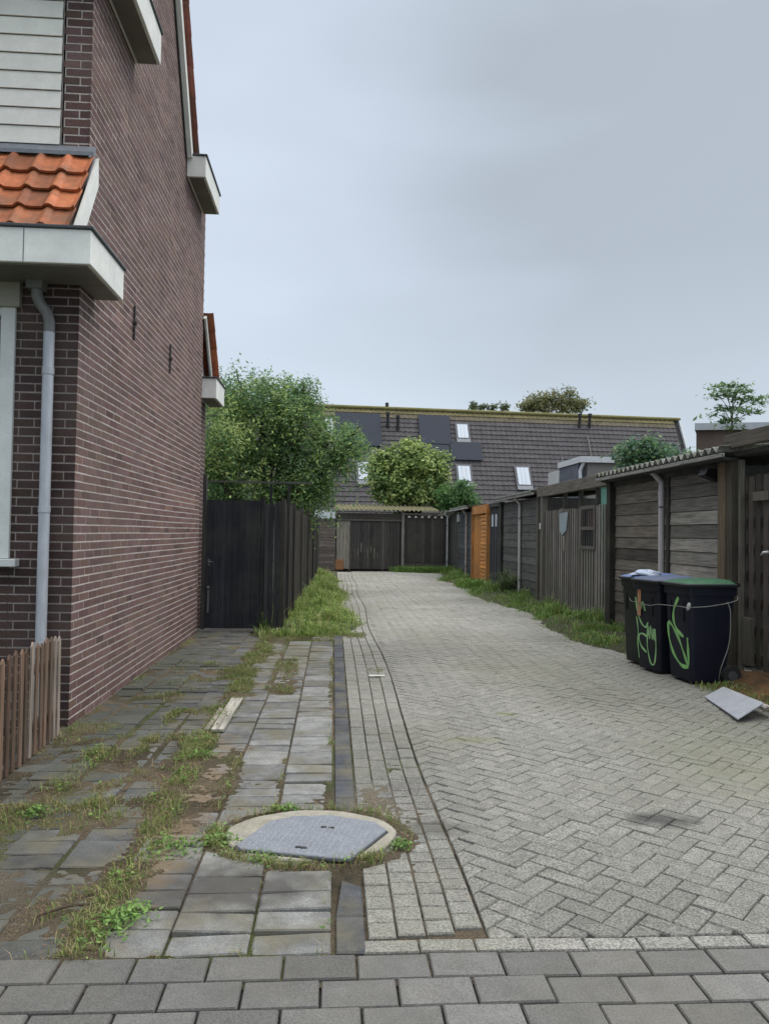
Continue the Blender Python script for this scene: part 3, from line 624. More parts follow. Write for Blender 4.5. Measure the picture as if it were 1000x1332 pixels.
def plate(mb, poly, z0, z1, col, ch):
    cx = sum(p[0] for p in poly)/len(poly); cy = sum(p[1] for p in poly)/len(poly); n = len(poly)
    ins = [(cx+(x-cx)*(1-ch), cy+(y-cy)*(1-ch)) for x, y in poly]
    mb.add([(x, y, z0) for x, y in poly]+[(x, y, z1-.004) for x, y in poly]+[(x, y, z1) for x, y in ins], [tuple(range(2*n, 3*n))]+[(i, (i+1) % n, n+(i+1) % n, n+i) for i in range(n)]+[(n+i, n+(i+1) % n, 2*n+(i+1) % n, 2*n+i) for i in range(n)], col)
b = MB(); plate(b, cv, .019, .024, (.05, .05, .055), .005)
cx = sum(p[0] for p in cv)/9; cy = sum(p[1] for p in cv)/9
plate(b, [(cx+(x-cx)*.975, cy+(y-cy)*.975) for x, y in cv], .022, .034, (.20, .21, .235), .01)
cover = mh.part('cover', b, 'plate')
# tread studs
b = MB(); e1 = np.array(cv[3])-np.array(cv[1]); L1 = np.linalg.norm(e1); e1 /= L1; e2 = np.array([-e1[1], e1[0]])
def inside(p, poly):
    r = True
    for i in range(len(poly)):
        a = poly[i]; c = poly[(i+1) % len(poly)]
        if (c[0]-a[0])*(p[1]-a[1])-(c[1]-a[1])*(p[0]-a[0]) < .008*math.hypot(c[0]-a[0], c[1]-a[1]): return False
    return r
pin = [(cx+(x-cx)*.95, cy+(y-cy)*.95) for x, y in cv]
for i in range(-40, 60):
    for j in range(-40, 60):
        p = np.array(cv[1])+e1*(i*.027)+e2*(j*.027)
        if inside(p, pin):
            d = e1 if (i+j) % 2 else e2; q = np.array([-d[1], d[0]]); a, c = d*.0115, q*.0038
            b.add([(p[0]-a[0], p[1]-a[1], .0335), (p[0]-c[0], p[1]-c[1], .0335), (p[0]+a[0], p[1]+a[1], .0335), (p[0]+c[0], p[1]+c[1], .0335), (p[0], p[1], .0395)], [(0, 1, 4), (1, 2, 4), (2, 3, 4), (3, 0, 4)], (.33, .345, .37))
mh.part('tread_pattern', b, 'plate', cover)
for (u, v) in ((388, 1102), (395, 1103), (421, 1076), (431, 1077)): b = MB(); p = onz(u, v, .034); b.box(p[0]-.014, p[0]+.014, p[1]-.008, p[1]+.008, .0345, .0375, (.02, .02, .02)); mh.part('key_hole', b, 'iron', cover)

# ============================================================ RIGHT SIDE
WX = 4.65; rf_ = FR(WX, 0, 0, 1, -1, 0)     # u=y, outward -x
def corr_roof(mb, xe, xb, y0, y1, z, rise, pitch=.177, amp=.026, th=.008, col=(.17, .17, .16), axis='x'):
    n = int((y1-y0)/pitch*8); vs = []; st = 6
    for i in range(n+1):
        yy = y0+(y1-y0)*i/n; h = amp*cos(2*pi*(yy-y0)/pitch)
        for k in range(st+1):
            xx = xe+(xb-xe)*k/st; zz = z+rise*k/st+h
            if axis == 'x': vs += [(xx, yy, zz), (xx, yy, zz-th)]
            else: vs += [(yy, xx, zz), (yy, xx, zz-th)]
    w_ = 2*(st+1); fs = []
    for i in range(n):
        for k in range(st):
            a = i*w_+2*k; fs += [(a, a+2, a+2+w_, a+w_), (a+1, a+1+w_, a+3+w_, a+3)]
        a = i*w_; fs += [(a, a+w_, a+w_+1, a+1)]; a += 2*st; fs += [(a, a+1, a+w_+1, a+w_)]
    for a in (0, n*w_):
        for k in range(st): q = a+2*k; fs.append((q, q+1, q+3, q+2))
    b0 = len(mb.v); mb.add(vs, fs, col)
    for i in range(b0, len(mb.v)):
        k = random.uniform(.8, 1.2); mb.c[i] = (col[0]*k, col[1]*k, col[2]*k, mb.c[i][3])
def downpipe(th, y, x, z0, z1, rad=.035, col=(.33, .32, .33), top=None, name='downpipe'):
    p = MB(); p.tube([(x, y, z0), (x, y, z1-.18), (x+.0, y, z1-.14), (x-.10, y+.0, z1-.03), (x-.14, y, z1+.0)], rad, 12, col)
    p.tube([(x, y, z1-.32), (x, y, z1-.27)], rad*1.13, 12, jit(col, .1)); p.tube([(x, y, .5), (x, y, .55)], rad*1.13, 12, jit(col, .1))
    o = th.part(name, p, 'zinc', smooth=True); m_ = o.modifiers.new('e', 'EDGE_SPLIT'); m_.split_angle = R(40)
    for zz in (z0+.35, z1-.5):
        c = MB(); c.box(x-.045, WX-.02, y-.05, y+.05, zz, zz+.02, (.12, .12, .12)); th.part('bracket', c, 'iron', o)
def shed(name, label, y0, y1, ze, cat='shed', dep=2.4, col=(.085, .078, .07), wallfn=None, group='weathered sheds along the right side'):
    s = Thing(name, label, cat, (WX+dep/2, (y0+y1)/2, 0), group)
    b = MB(); b.box(WX+.03, WX+dep, y0+.02, y1-.02, 0, ze-.05, (.03, .028, .025)); 
    if wallfn: wallfn(b)
    else: hboards(b, rf_, y0+.05, y1-.05, .06, ze-.03, .19, col, .3, n0=-.005, n1=.018)
    s.part('board_wall', b, 'woodh'); return s
def gutter_strip(s, y0, y1, x, z, h=.07, col=(.2, .195, .185)):
    b = MB(); b.cbox(x, x+.05, y0, y1, z-h, z, col, .006); s.part('fascia', b, 'woodh')
# shed 1 (nearest)
Y0, Y1s = 8.80, 12.50
def w1(b):
    z = .10; i = 0
    while z < 2.36:
        h = .175
        for (a, c_, colr) in ((8.93, 10.50, (.22, .205, .18)), (10.50, 12.42, (.125, .108, .088))):
            if random.random() < .18: colr = tuple(k*.5 for k in colr)
            rf_.box(b, a+.003, c_-.003, -.004, .016, z+.003, z+h-.003, jit(colr, .28), tn=.012)
        z += h
    rf_.box(b, 8.9, 12.45, -.02, .02, 0, .098, (.12, .12, .11))
s1 = shed('timber_shed', 'nearest weathered board shed with corrugated roof, behind the bins', Y0, Y1s, 2.42, wallfn=w1)
b = MB(); corr_roof(b, 4.36, 7.0, 8.45, 12.62, 2.525, .16, amp=.036, col=(.24, .24, .22)); s1.part('corrugated_roof', b, 'fibre', smooth=True)
gutter_strip(s1, 8.45, 12.66, 4.37, 2.475, .05, (.24, .235, .22))
b = MB(); rf_.box(b, 8.5, 12.5, .04, .24, 2.40, 2.43, (.03, .03, .03)); rf_.box(b, 8.9, 12.4, .019, .06, 2.33, 2.40, (.03, .03, .03)); s1.part('soffit', b, 'woodh')
b = MB(); b.cbox(4.56, 4.70, 8.72, 8.90, 0, 2.44, (.12, .09, .058), .01); s1.part('corner_post', b, 'woodv')
b = MB(); b.cbox(4.53, 4.66, 12.40, 12.56, 0, 2.44, (.022, .02, .018), .008); s1.part('corner_post', b, 'woodv', label='black corner post next to the slatted gate')
b = MB(); b.cbox(4.60, 4.632, 10.33, 10.41, .1, 2.36, (.02, .02, .02), .004); s1.part('batten', b, 'woodv')
downpipe(s1, 10.52, 4.585, .1, 2.42, .042, (.40, .38, .38))
b = MB(); lp = np.array([4.52, 9.02, 2.28]); b.hexa([lp+np.array(k) for k in ((-.10, -.09, -.02), (.09, -.05, -.10), (.09, .05, -.10), (-.10, .09, -.02), (-.06, -.10, .06), (.10, -.07, .05), (.10, .07, .05), (-.06, .10, .06))], (.012, .012, .013)); s1.part('wall_lamp', b, 'plastic', bevel=.008)
# slatted gate section
gt = Thing('slatted_gate', 'grey gate of narrow upright slats under a heavy timber beam', 'gate', (WX, 14.9, 0))
b = MB(); rf_.box(b, 12.58, 17.0, .0, .12, 2.36, 2.58, (.12, .105, .085)); gt.part('beam', b, 'woodh', bevel=.008)
b = MB()
def slats(b, y0, y1, z0, z1, w_=.14):
    y = y0
    while y < y1-.03:
        rf_.box(b, y, y+w_*.42, .03, .046, z0+U_(0, .02), z1+U_(-.015, .015), jit((.19, .172, .155), .3)); rf_.box(b, y+w_*.5, y+w_*1.0, .0, .01, z0, z1-.01, jit((.022, .02, .018), .3)); y += w_
slats(b, 12.66, 13.30, .05, 2.06); slats(b, 13.30, 14.05, .05, 1.30); slats(b, 14.05, 14.75, .05, 2.04); slats(b, 14.75, 16.55, .05, 2.05)
gt.part('slat_panel', b, 'woodv')
b = MB(); 
for (a, c_) in ((13.27, 13.33), (14.02, 14.08)): rf_.box(b, a, c_, .056, .075, 1.28, 2.06, (.10, .09, .08))
for zz in (1.27, 1.62, 2.0): rf_.box(b, 13.33, 14.02, .057, .073, zz, zz+.06, (.10, .09, .08))
fro = gt.part('hatch_frame', b, 'woodv')
b = MB()
for k in range(5): rf_.box(b, 13.38+k*.13, 13.39+k*.13, .045, .055, 1.33, 2.0, (.08, .08, .08))
rf_.box(b, 13.35, 13.75, .03, .04, 1.68, 1.98, (.06, .03, .025)); rf_.box(b, 13.33, 14.02, -.01, .0, 1.3, 2.06, (.01, .01, .01)); gt.part('hatch_bars', b, 'iron', fro)
for (a, c_, d) in ((12.52, 12.60, (.03, .028, .025)), (16.55, 16.75, (.11, .10, .085)), (16.95, 17.1, (.09, .08, .07))):
    b = MB(); rf_.box(b, a, c_, 0, .10, 0, 2.36, d); gt.part('gate_post', b, 'woodv')
b = MB(); rf_.box(b, 16.76, 16.94, -.05, -.02, 0, 2.3, (.012, .012, .012)); gt.part('dark_opening', b, 'woodv')
b = MB(); rf_.box(b, 16.62, 16.65, .12, .15, 1.65, 1.78, (.6, .6, .6)); gt.part('latch', b, 'sheet')
for a in (13.25, 14.2, 15.2):
    b = MB(); rf_.box(b, a, a+.1, -.03, .03, 2.03, 2.36, (.03, .03, .028)); gt.part('strut', b, 'woodv')
b = MB(); q = [(14.85, 1.98), (15.45, 1.96), (15.40, 1.60), (15.22, 1.52), (14.95, 1.62)]; b.prism([(WX-.062, yy, zz) for yy, zz in q], (-.004, 0, 0), (.26, .31, .34)); gt.part('notice', b, 'sheet')
b = MB(); q = [(15.05, 1.52), (15.2, 1.5), (15.17, 1.2), (15.08, 1.2)]; b.prism([(WX-.061, yy, zz) for yy, zz in q], (-.003, 0, 0), (.2, .18, .15)); gt.part('notice', b, 'sheet', label='small faded paper below the blue notice')
gh = Thing('greenhouse', 'small greenhouse with green glazing seen above the slatted gate', 'greenhouse', (5.8, 14.5, 0))
b = MB(); b.box(5.3, 6.2, 13.9, 15.0, .6, 2.5, (.13, .33, .25)); gh.part('glazing', b, 'sheet')
b = MB(); 
for yy in (13.86, 14.4, 15.0): b.box(5.25, 5.29, yy, yy+.05, 0, 2.54, (.5, .52, .5))
b.box(5.25, 5.29, 13.86, 15.05, 2.5, 2.55, (.5, .52, .5)); gh.part('frame', b, 'paint')
# shed 2
s2 = shed('timber_shed', 'middle grey board shed with corrugated roof beyond the slatted gate', 17.1, 20.9, 2.42, col=(.07, .068, .066))
b = MB(); corr_roof(b, 4.40, 7.0, 17.0, 21.1, 2.50, .16); s2.part('corrugated_roof', b, 'fibre', smooth=True)
gutter_strip(s2, 16.95, 21.2, 4.41, 2.47, .05, (.22, .215, .2)); downpipe(s2, 18.75, 4.58, .05, 2.42, .036, (.45, .45, .42))
b = MB(); b.cbox(4.56, 4.66, 20.8, 21.0, 0, 2.42, (.02, .02, .02), .008); s2.part('corner_post', b, 'woodv')
b = MB(); b.cbox(4.58, 4.66, 17.0, 17.12, 0, 2.42, (.07, .065, .055), .008); s2.part('corner_post', b, 'woodv')
# dark door
dd = Thing('garden_door', 'dark stained door with small glazed top beside the orange gate', 'door', (WX, 21.8, 0))
b = MB(); vboards(b, rf_, 21.05, 22.55, .05, 2.3, .13, (.035, .036, .045), .3); p_ = dd.part('door_panel', b, 'woodv')
b = MB(); rf_.box(b, 21.55, 21.8, .035, .04, 1.75, 2.1, (.4, .45, .5)); rf_.box(b, 22.05, 22.3, .035, .04, 1.75, 2.1, (.4, .45, .5)); dd.part('door_pane', b, 'sheet', p_)
b = MB(); rf_.box(b, 21.0, 21.12, 0, .09, 0, 2.4, (.05, .045, .04)); rf_.box(b, 21.12, 22.5, 0, .09, 2.31, 2.42, (.03, .028, .026)); dd.part('door_frame', b, 'woodv')
# orange gate
og = Thing('orange_gate', 'new orange-brown wooden gate between the dark sheds', 'gate', (WX, 23.8, 0))
OC = (.46, .20, .055)
b = MB(); hboards(b, rf_, 22.70, 23.65, .12, 2.12, .12, OC, .18, n0=.05, n1=.10, gap=.018); og.part('slat_panel', b, 'woodh')
b = MB(); vboards(b, rf_, 23.72, 25.0, .05, 2.15, .16, jit(OC, .05), .15, n0=.03, n1=.06); og.part('board_panel', b, 'woodv')
b = MB(); rf_.box(b, 22.55, 25.1, .0, .14, 2.16, 2.42, (.40, .17, .05)); og.part('header', b, 'woodh')
for (a, c_) in ((22.57, 22.69), (25.0, 25.1)): b = MB(); rf_.box(b, a, c_, .0, .13, 0, 2.16, (.38, .17, .055)); og.part('gate_post', b, 'woodv')
b = MB(); rf_.box(b, 22.7, 25.0, -.03, -.01, 0, 2.2, (.05, .03, .02)); og.part('backing', b, 'woodv')
# shed 3, 4
s3 = shed('timber_shed', 'dark blue-grey shed with thin roof edge beyond the orange gate', 25.1, 28.4, 2.32, col=(.05, .055, .06))
b = MB(); corr_roof(b, 4.30, 7.0, 24.9, 28.5, 2.44, .12); s3.part('corrugated_roof', b, 'fibre', smooth=True)
gutter_strip(s3, 24.95, 28.5, 4.32, 2.41, .05, (.42, .42, .4)); downpipe(s3, 26.3, 4.56, .05, 2.34, .036, (.4, .33, .31))
b = MB(); rf_.box(b, 28.0, 28.25, .02, .1, 1.98, 2.25, (.6, .6, .58)); s3.part('wall_lamp', b, 'sheet')
def w4(b): vboards(b, rf_, 28.45, 30.6, .05, 2.3, .14, (.05, .048, .046), .3)
s4 = shed('timber_shed', 'farthest dark shed at the right end of the alley', 28.45, 30.6, 2.32, wallfn=w4)
b = MB(); corr_roof(b, 4.40, 7.0, 28.5, 30.7, 2.40, .12); s4.part('corrugated_roof', b, 'fibre', smooth=True); downpipe(s4, 30.3, 4.50, .05, 2.34, .04, (.42, .42, .42))
# near slatted fence at the right edge
nf = Thing('slatted_fence', 'dark open slatted fence at the right edge before the shed', 'fence', (WX, 7.6, 0))
b = MB(); z = .1; 
for zz in np.arange(.12, 2.15, .30): rf_.box(b, 5.6, 8.52, -.05, -.02, zz, zz+.12, jit((.04, .032, .026), .3))
nf.part('rail', b, 'woodh')
b = MB(); y = 8.50
while y > 5.6:
    rf_.box(b, y-.085, y, -.015, .006, .06+U_(0, .05), 2.2+U_(-.02, .02), jit((.05, .04, .033), .5), tn=U_(-.004, .004)); y -= .15
nf.part('slat', b, 'woodv')
b = MB(); rf_.box(b, 8.54, 8.66, .0, .10, 0, 2.42, (.055, .045, .035)); rf_.box(b, 8.42, 8.48, .01, .06, 0, 2.40, (.10, .09, .075)); nf.part('fence_post', b, 'woodv', bevel=.006)
b = MB(); rf_.box(b, 5.6, 8.62, .10, .16, 2.53, 2.69, (.085, .07, .052)); rf_.box(b, 5.6, 8.5, -.1, .09, 2.44, 2.50, (.03, .028, .025)); nf.part('top_beam', b, 'woodh', bevel=.006)
b = MB(); rf_.box(b, 5.6, 8.5, -.9, -.7, 0, 2.2, (.02, .02, .016)); 
for q_ in ((8.22, 8.40, .01, .05, .1, .62, (.09, .08, .065)), (7.9, 8.2, .01, .045, 1.92, 2.02, (.11, .095, .08))): b = MB(); rf_.box(b, *q_); nf.part('repair_board', b, 'woodv')
b = MB(); p0 = onx(990, 722, WX-.05); b.tube([p0+np.array([0, .0, 0]), p0+np.array([-.01, -.05, .03]), p0+np.array([-.02, -.16, .035])], .014, 8, (.62, .62, .62)); nf.part('hook', b, 'paint', smooth=True)

# ============================================================ BINS
def rrect(cx, cy, w_, d, r, n=4):
    pts = []
    for (sx, sy, a0) in ((1, 1, 0), (-1, 1, pi/2), (-1, -1, pi), (1, -1, 3*pi/2)):
        for k in range(n+1): t = a0+pi/2*k/n; pts.append((cx+sx*(w_/2-r)+r*cos(t), cy+sy*(d/2-r)+r*sin(t)))
    return pts
def loft(mb, secs, col, cap=True):
    n = len(secs[0][0]); vs = []; fs = []
    for (pts, z) in secs: vs += [(x, y, z if not callable(z) else z(x, y)) for x, y in pts]
    for i in range(len(secs)-1):
        for k in range(n): fs.append((i*n+k, i*n+(k+1) % n, (i+1)*n+(k+1) % n, (i+1)*n+k))
    if cap: fs += [tuple(range(n-1, -1, -1)), tuple((len(secs)-1)*n+k for k in range(n))]
    mb.add(vs, fs, col)
def make_bin(label, cx, cy, yaw, body, lid, W_=.46, D_=.56, Ht=1.0, graf=None):
    """local: front faces -x; width along y"""
    t = Thing('wheelie_bin', label, 'bin', (0, 0, 0), 'wheeled bins in front of the nearest shed')
    b = MB(); loft(b, [(rrect(-.02, 0, D_*.70, W_*.84, .04), .035), (rrect(-.02, 0, D_*.72, W_*.86, .04), .10), (rrect(0, 0, D_*.92, W_*.97, .045), Ht-.14), (rrect(0, 0, D_*.92, W_*.97, .045), Ht-.08)], body)
    loft(b, [(rrect(0, 0, D_*.99, W_*1.02, .045), Ht-.085), (rrect(0, 0, D_*1.0, W_*1.03, .045), Ht-.005)], body)
    bo = t.part('body', b, 'plastic', smooth=True); m_ = bo.modifiers.new('e', 'EDGE_SPLIT'); m_.split_angle = R(35)
    for yy in (-.12, .12):
        rb = MB(); rb.box(-D_*.46-.004, -D_*.40, yy-.008, yy+.008, Ht-.36, Ht-.15, body); t.part('rib', rb, 'plastic', bo)
    b = MB(); sl = lambda x, y: Ht+.055+.02*(x/D_)
    loft(b, [(rrect(-.01, 0, D_*1.06, W_*1.08, .05), Ht-.0), (rrect(-.01, 0, D_*1.07, W_*1.09, .05), Ht+.025), (rrect(-.01, 0, D_*1.02, W_*1.04, .05), Ht+.033)], (.012, .014, .016))
    loft(b, [(rrect(-.01, 0, D_*1.0, W_*1.02, .05), Ht+.034), (rrect(0, 0, D_*.86, W_*.88, .08), lambda x, y: Ht+.062+.015*(x/D_)), (rrect(0, 0, D_*.70, W_*.7, .08), lambda x, y: Ht+.07+.02*(x/D_))], lid)
    lo = t.part('lid', b, 'plastic', smooth=True); m_ = lo.modifiers.new('e', 'EDGE_SPLIT'); m_.split_angle = R(30)
    b = MB(); b.tube([(D_*.56, -W_*.42, Ht+.02), (D_*.56, W_*.42, Ht+.02)], .016, 10, (.015, .015, .018))
    for s in (-1, 0, 1): b.box(D_*.42, D_*.57, s*W_*.38-.02, s*W_*.38+.02, Ht-.0, Ht+.045, (.02, .02, .022))
    t.part('handle', b, 'plastic', bo)
    for s in (-1, 1):
        b = MB(); b.tube([(D_*.36, s*(W_*.44), .10), (D_*.36, s*(W_*.44+.05), .10)], .10, 20, (.015, .015, .015)); b.tube([(D_*.36, s*(W_*.44+.045), .10), (D_*.36, s*(W_*.44+.056), .10)], .05, 14, (.06, .06, .06)); t.part('wheel', b, 'iron')
    if graf: graf(t, bo, W_, D_, Ht)
    t.e.location = (cx, cy, 0); t.e.rotation_euler = (0, 0, yaw)
    return t
def ribbon(mb, pts, w_, nrm, col):
    """flat paint stroke through 3-D pts, lying in the plane with normal nrm"""
    pts = [np.array(p, float) for p in pts]; N_ = np.array(nrm, float)
    # smooth (Catmull-Rom)
    q = []
    for i in range(len(pts)-1):
        p0, p1, p2, p3 = pts[max(i-1, 0)], pts[i], pts[i+1], pts[min(i+2, len(pts)-1)]
        for k in range(6):
            t = k/6; q.append(.5*((2*p1)+(-p0+p2)*t+(2*p0-5*p1+4*p2-p3)*t*t+(-p0+3*p1-3*p2+p3)*t**3))
    q.append(pts[-1]); vs = []
    for i, p in enumerate(q):
        d = q[min(i+1, len(q)-1)]-q[max(i-1, 0)]; s = np.cross(d, N_); s = s/(np.linalg.norm(s)+1e-9)*w_*(.8+.25*sin(i*.7)); vs += [p-s, p+s]
    mb.add(vs, [(2*i, 2*i+1, 2*i+3, 2*i+2) for i in range(len(q)-1)], col)
GC = (.12, .27, .10)
def fx(W_, D_, Ht):    # front face depth (x) at height z, side face (-y) at height z
    def f(z): t = min(1, max(0, (z-.10)/(Ht-.24))); return -(.02+D_*.36)*(1-t)-D_*.46*t-.0025
    def g(z): t = min(1, max(0, (z-.10)/(Ht-.24))); return -(W_*.43*(1-t)+W_*.485*t)-.0025
    return f, g
def graf_b(t, bo, W_, D_, Ht):
    f, g = fx(W_, D_, Ht); F = lambda y, z: (f(z), y, z); b = MB()
    for st_ in ([(.19, .78), (.17, .66), (.10, .54), (.02, .50), (-.03, .56)], [(.0, .40), (.10, .42), (.16, .38), (.12, .28), (.02, .22)], [(.20, .82), (.16, .72), (.14, .82), (.10, .70), (.06, .78), (.02, .68)], [(-.02, .50), (.0, .30), (-.05, .12), (-.12, .12), (-.16, .30), (-.15, .50)], [(-.02, .52), (-.05, .38), (-.07, .52), (-.10, .38), (-.12, .50), (-.14, .38), (-.16, .50)], [(.19, .6), (.17, .45), (.185, .3), (.165, .14)]):
        ribbon(b, [F(y, z) for y, z in st_], .013, (-1, 0, 0), jit((.22, .42, .18), .15))
    t.part('graffiti', b, 'paint', bo)
def graf_c(t, bo, W_, D_, Ht):
    f, g = fx(W_, D_, Ht); F = lambda y, z: (f(z), y, z); b = MB()
    for st_ in ([(.19, .60), (.12, .58), (.0, .46), (-.10, .30), (-.17, .20), (-.175, .36), (-.17, .48)], [(.19, .60), (.18, .44), (.10, .28), (-.04, .18), (-.17, .18)], [(-.03, .88), (.06, .76), (.08, .64), (.02, .54), (-.10, .48)]):
        ribbon(b, [F(y, z) for y, z in st_], .021, (-1, 0, 0), jit((.20, .44, .14), .1))
    t.part('graffiti', b, 'paint', bo)
NB = (.004, .005, .014)
bC = make_bin('wheeled bin with the green lid, nearest the camera', 3.85, 7.88, R(6), NB, (.03, .10, .05), W_=.50, D_=.56, graf=graf_c)
bB = make_bin('wheeled bin with dark slate lid, between the other two bins', 3.73, 8.43, R(11), (.005, .006, .012), (.085, .105, .17), W_=.47, D_=.56, graf=graf_b)
bA = make_bin('wheeled bin farthest from the camera, plastic bag on its lid', 3.76, 8.92, R(11), (.008, .013, .010), (.11, .17, .34), W_=.46, D_=.54)
# dent tape on bin B
b = MB(); b.box(0, .004, -.03, .035, .62, .92, (.33, .17, .10)); tp = mesh('tape_strip', b, 'paint', bB.e); tp.location = (-.262, .12, 0); tp['label'] = 'orange-brown strip of tape down the bin front'
# plastic bag
b = MB(); n = 18; mrows = 7; vs = []; fs_ = []
for i in range(mrows+1):
    ph = (pi/2)*i/mrows
    for k in range(n):
        t = 2*pi*k/n; r_ = cos(ph)*(1+.18*sin(3*t+i)+.12*sin(7*t)); vs.append((.17*r_*cos(t), .13*r_*sin(t), .055*sin(ph)*(1+.2*sin(5*t))))
for i in range(mrows):
    for k in range(n): fs_.append((i*n+k, i*n+(k+1) % n, (i+1)*n+(k+1) % n, (i+1)*n+k))
b.add(vs, fs_, (.42, .48, .60)); bag = tag(mesh('plastic_bag', b, 'sheet', None, (0, 0, 0), smooth=True), 'crumpled pale blue plastic bag on the farthest bin', 'bag'); bag.location = (3.66, 8.80, 1.062)
# rope round the bins
b = MB(); rp = [(3.56, 9.12, .80), (3.45, 8.72, .76), (3.445, 8.60, .765), (3.44, 8.2, .76), (3.50, 8.1, .78), (3.54, 7.66, .80), (3.57, 7.56, .80), (3.80, 7.52, .82), (4.08, 7.55, .88), (4.2, 7.9, .95), (4.4, 8.5, 1.0)]
def cr(pts, k=6):
    pts = [np.array(p, float) for p in pts]; q = []
    for i in range(len(pts)-1):
        p0, p1, p2, p3 = pts[max(i-1, 0)], pts[i], pts[i+1], pts[min(i+2, len(pts)-1)]
        for j in range(k): t = j/k; q.append(.5*((2*p1)+(-p0+p2)*t+(2*p0-5*p1+4*p2-p3)*t*t+(-p0+3*p1-3*p2+p3)*t**3))
    q.append(pts[-1]); return q
RC = (.15, .155, .135)
b.tube(cr(rp), .005, 6, RC)
e_ = onz(934, 890, .02)
b.tube(cr([(3.97, 7.535, .86), (3.985, 7.50, .75), (3.96, 7.48, .45), (3.87, 7.47, .2), (e_[0], e_[1], .02)]), .005, 6, RC)
b.tube([(3.56, 7.55, .77), (3.57, 7.545, .79), (3.575, 7.54, .83), (3.58, 7.54, .85)], [.006, .02, .018, .006], 8, (.3, .3, .29))
single('rope', b, 'rope', 'thin grey rope tied round the three bins with one end hanging down', 'rope', (3.8, 7.8, 0), smooth=True)
# sheet and boards on the ground at right
def tiltsheet(name, label, cat, pts, th, col, mat, group=None):
    b = MB(); P_ = [np.array(p) for p in pts]; b.hexa([p-np.array([0, 0, th]) for p in P_]+P_, col); c = sum(P_)/4
    return tag(mesh(name, b, mat, None, (c[0], c[1], 0), bevel=.002), label, cat, group)
A_ = onz(916, 906, .02); B_ = onz(959, 935, .03); C_ = onz(993, 914, .14); D_p = onz(940, 893, .10)
tiltsheet('metal_sheet', 'grey metal sheet leaning low on the boards below the bins', 'sheet', [A_, B_, C_, D_p], .012, (.30, .31, .34), 'sheet')
for kk in (1, 2):
    sh_ = np.array([.035*kk, .03*kk, -.022*kk]); in_ = (D_p-C_)*.04*kk
    tiltsheet('metal_strip', ('upper' if kk == 1 else 'lower')+' thin light metal strip under the right edge of the grey sheet', 'strip', [D_p+sh_-(D_p-A_)*.12, C_+sh_-(C_-B_)*.12, C_+sh_, D_p+sh_], .004, (.42, .40, .40), 'sheet', 'boards by the bins')
off = np.array([.10, .08, -.02]); dC = C_-D_p
for k, (cc, nm, lb) in enumerate((((.45, .36, .32), 'board', 'pale thin board directly behind the grey metal sheet'), ((.33, .14, .08), 'board', 'rust-coloured thin board behind the pale one'))):
    o_ = off*(k+.6); p0 = D_p+o_+np.array([0, 0, -.02-.02*k]); p1 = C_+o_+dC*.5+np.array([0, 0, -.03-.02*k]); s_ = np.array([.03, .03, 0])
    tiltsheet(nm, lb, 'board', [p0, p1, p1+s_, p0+s_], .03, cc, 'woodx', 'boards by the bins')
b = MB()
x, y = np.meshgrid(np.linspace(3.75, 4.6, 22), np.linspace(6.7, 8.5, 30)); hh = .10*np.clip((x-3.75)/.5, 0, 1)*np.clip((8.5-y)/.5, 0, 1)*(.6+.8*fbm(x, y, 4, 3))-.01
i = np.arange(x.size).reshape(x.shape); cc = mixc((.09, .055, .028), (.24, .125, .05), (fbm(x, y, 6, 3)-.3)*2).reshape(-1, 3)
b.raw(np.stack([x.ravel(), y.ravel(), hh.ravel()], 1), np.stack([i[:-1, :-1].ravel(), i[:-1, 1:].ravel(), i[1:, 1:].ravel(), i[1:, :-1].ravel()], 1), np.concatenate([cc, rng.random((len(cc), 1))], 1))
tag(mesh('wood_debris', b, 'soil', smooth=True), 'rotted orange-brown wood debris at the foot of the slatted fence', 'debris', kind='stuff')

# ============================================================ END OF THE ALLEY
EY = 30.6; ef = FR(0, EY, 1, 0, 0, -1)
pr = Thing('garden_wall', 'narrow brown horizontal-board wall at the left end of the alley', 'wall', (-.2, EY, 0))
b = MB(); hboards(b, ef, -.62, .05, .02, 2.05, .13, (.13, .105, .09), .25); ef.box(b, -.62, .05, -.12, -.02, 0, 2.05, (.03, .03, .03)); pr.part('board_wall', b, 'woodx')
b = MB(); ef.box(b, -.9, .06, -.4, .1, 2.07, 2.42, (.62, .66, .7)); pr.part('white_box', b, 'paint')
ga = Thing('garage', 'old dark garage with mossy corrugated roof at the end of the alley', 'garage', (1.3, 32, 0))
b = MB(); ef.box(b, .07, 2.70, -3.5, -.05, 0, 2.25, (.03, .028, .026)); hboards(b, ef, .07, 2.7, 2.0, 2.3, .1, (.07, .06, .05), .2, n0=0, n1=.03); ga.part('board_wall', b, 'woodx')
b = MB(); corr_roof(b, EY-.25, EY+3.4, .02, 4.2, 2.42, .35, axis='y', col=(.14, .125, .07), amp=.03, pitch=.18); ga.part('corrugated_roof', b, 'fibre', smooth=True)
for (a, c_, nm) in ((.12, .62, 0), (.66, 1.95, 1), (1.98, 2.66, 2)):
    b = MB(); u = a
    while u < c_-.05:
        w_ = .13; lc = (.05, .045, .042); 
        if nm == 0: lc = random.choice([(.2, .18, .15), (.06, .05, .045)])
        ef.box(b, u+.004, u+w_-.004, .01, .035, .08, 1.98, jit(lc, .35))
        if nm == 1: zb = U_(.5, .8); ef.box(b, u+.02, u+.075, .036, .045, zb, zb+U_(.15, .4), jit((.12, .105, .09), .4))
        u += w_
    dr = ga.part('garage_door', b, 'woodv')
b = MB(); ef.box(b, .62, .66, .0, .06, 0, 2.0, (.14, .13, .11)); ef.box(b, 1.945, 1.985, .0, .06, 0, 2.0, (.12, .11, .1)); ef.box(b, .1, 2.68, .04, .075, 1.99, 2.05, (.11, .10, .085)); ga.part('door_frame', b, 'woodv')
